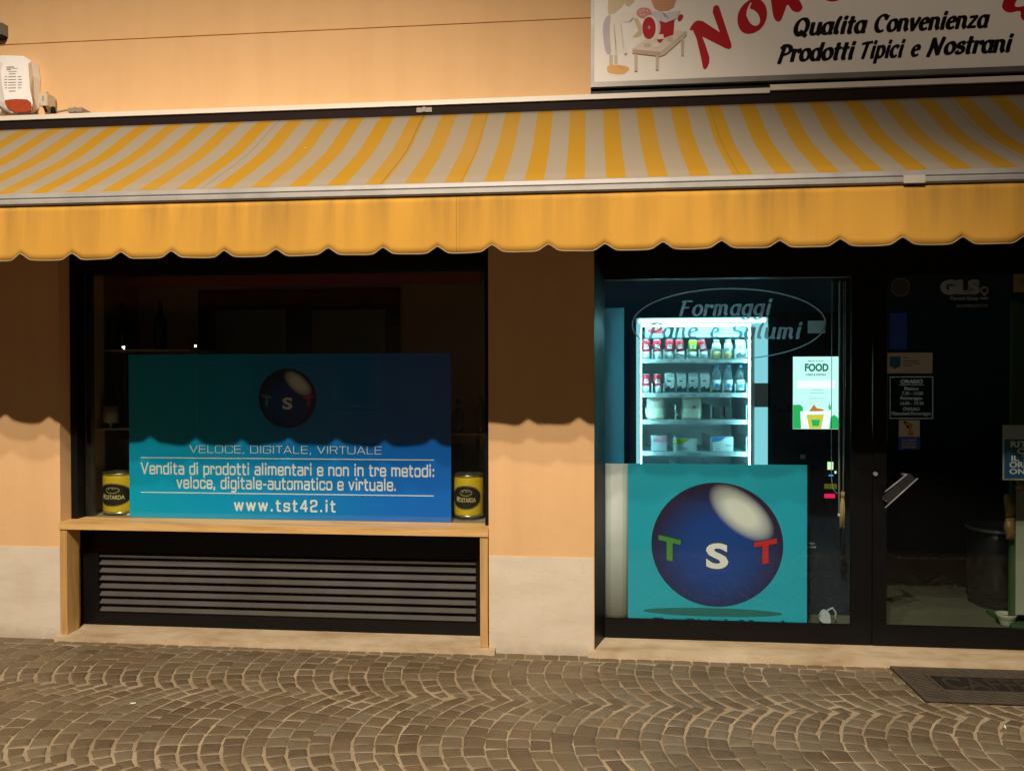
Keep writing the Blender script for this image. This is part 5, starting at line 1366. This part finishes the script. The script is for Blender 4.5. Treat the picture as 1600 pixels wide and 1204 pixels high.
# ------------------------------------------------------------------ doormat
T = thing('doormat', 'dark rubber doormat with slanted ribs lying in front of the shop door', 'doormat')
mx0, mx1, my0, my1 = 1.685, 3.02, -.505, -.052
m = MB(); m.box(mx0, mx1, my0, my1, .0015, .007); m.build('base', 'rubber_mat', T)
m = MB(); bw_ = .022
for a in ((mx0, mx1, my0, my0+bw_), (mx0, mx1, my1-bw_, my1), (mx0, mx0+bw_, my0+bw_, my1-bw_), (mx1-bw_, mx1, my0+bw_, my1-bw_)): m.box(*a, .0072, .014)
ix0_, ix1_, iy0, iy1 = mx0+.14, mx1-.14, my0+.13, my1-.10
for a in ((ix0_, ix1_, iy0, iy0+.012), (ix0_, ix1_, iy1-.012, iy1), (ix0_, ix0_+.012, iy0+.012, iy1-.012), (ix1_-.012, ix1_, iy0+.012, iy1-.012)): m.box(*a, .0072, .0145)
m.build('border', 'rubber_rib', T, .002)
m = MB()
def clip(poly, axis, lim, keep_less):
    out = []
    for i in range(len(poly)):
        a, b = poly[i], poly[(i+1) % len(poly)]
        ia, ib = (a[axis] <= lim) == keep_less, (b[axis] <= lim) == keep_less
        if ia: out.append(a)
        if ia != ib:
            t_ = (lim-a[axis])/(b[axis]-a[axis]); out.append((a[0]+(b[0]-a[0])*t_, a[1]+(b[1]-a[1])*t_))
    return out
def ribs(X0, X1, Y0, Y1):
    c = -3.0
    while c < 4:
        pl_ = [(X0, c+X0*-.75), (X1, c+X1*-.75), (X1, c+.021+X1*-.75), (X0, c+.021+X0*-.75)]
        for ax_, lim, less in ((1, Y1, True), (1, Y0, False)):
            pl_ = clip(pl_, ax_, lim, less) if len(pl_) > 2 else []
        if len(pl_) > 2:
            v = [m.bm.verts.new((p[0], p[1], .0125)) for p in pl_]; b = [m.bm.verts.new((p[0], p[1], .0072)) for p in pl_]
            m.bm.faces.new(v)
            for i in range(len(v)): m.bm.faces.new((v[i], v[(i+1) % len(v)], b[(i+1) % len(v)], b[i]))
        c += .046
ribs(mx0+bw_, ix0_-.004, my0+bw_, my1-bw_); ribs(ix1_+.004, mx1-bw_, my0+bw_, my1-bw_); ribs(ix0_-.004, ix1_+.004, my0+bw_, iy0-.003); ribs(ix0_-.004, ix1_+.004, iy1+.003, my1-bw_)
m.build('ribs', 'rubber_rib', T)
g_ = MB()
vs, fs = lay(text_geo('CAFFETTERIA', .015), ix0_+.05, ix1_-.05, iy0+.035, iy1-.035, 0)
add_flat(g_, ([(v[0], v[2], .0125) for v in vs], fs))
r = bmesh.ops.extrude_face_region(g_.bm, geom=g_.bm.faces[:])
for v in [q for q in r['geom'] if isinstance(q, bmesh.types.BMVert)]: v.co.z = .0074
plain('rubber_letter', (0.036, 0.030, 0.022), 0.7, 0, 0.3, 12, spec=0.2); g_.build('raised_letters', 'rubber_letter', T)

# ------------------------------------------------------------------ far street lamps across the square, mirrored in the shop glass
for (u, v, dist), lb in zip(((193, 543, 10.5), (305, 540, 11.5)), ('far street lamp with a warm globe, the one mirrored nearest the window frame', 'far street lamp with a warm globe, mirrored nearer the poster')):
    p = at(u, v, .166); d = (p-CAM).normalized(); q = p+Vector((d.x, -d.y, d.z))*dist
    T = thing('street_lamp', lb, 'street lamp', 'far street lamps')
    MB().lathe(q.x, q.y, [(.09, -.11), (.08, .2), (.04, .25), (.035, q.z-.10), (.01, q.z-.027)], 12).build('pole', 'black_metal', T)
    MB().lathe(q.x, q.y, [(.012, q.z-.026), (.024, q.z-.012), (.027, q.z), (.022, q.z+.012), (.012, q.z+.02)], 16).build('globe', 'lamp_globe', T)
    MB().lathe(q.x, q.y, [(.10, q.z+.021), (.03, q.z+.08)], 12).build('cap', 'black_metal', T)

# ------------------------------------------------------------------ house across the street, only mirrored faintly in the glass
O = thing('opposite_house', 'dim ochre house across the street, mirrored faintly in the shop glass', 'building')
plain('ochre_wall', (0.10, 0.062, 0.038), 0.9, 0, 0.2, 2); plain('old_shutter', (0.05, 0.07, 0.05), 0.7); plain('pale_trim', (0.12, 0.10, 0.07), 0.8)
OY = -15.0
MB().box(-22, 20, OY-.6, OY, -0.11, 9.0).build('wall', 'ochre_wall', O)
for xx in (-16.5, -12.8, -6.0, -1.5, 3.0, 7.5, 12.0):
    for z0 in (0.9, 4.6):
        f = MB(); f.box(xx-.65, xx+.65, OY+.001, OY+.06, z0-.1, z0); f.box(xx-.65, xx-.53, OY+.001, OY+.05, z0, z0+1.8); f.box(xx+.53, xx+.65, OY+.001, OY+.05, z0, z0+1.8); f.box(xx-.65, xx+.65, OY+.001, OY+.05, z0+1.8, z0+1.95)
        wn = f.build('window', 'pale_trim', O); MB().box(xx-.53, xx+.53, OY+.001, OY+.03, z0, z0+1.8).build('shutter', 'old_shutter', wn)
MB().box(-11.0, -8.0, OY+.001, OY+.04, -0.11, 3.2).build('door', 'old_shutter', O)
MB().box(-22, 20, OY+.001, OY+.09, 3.9, 4.05).build('string_course', 'pale_trim', O)
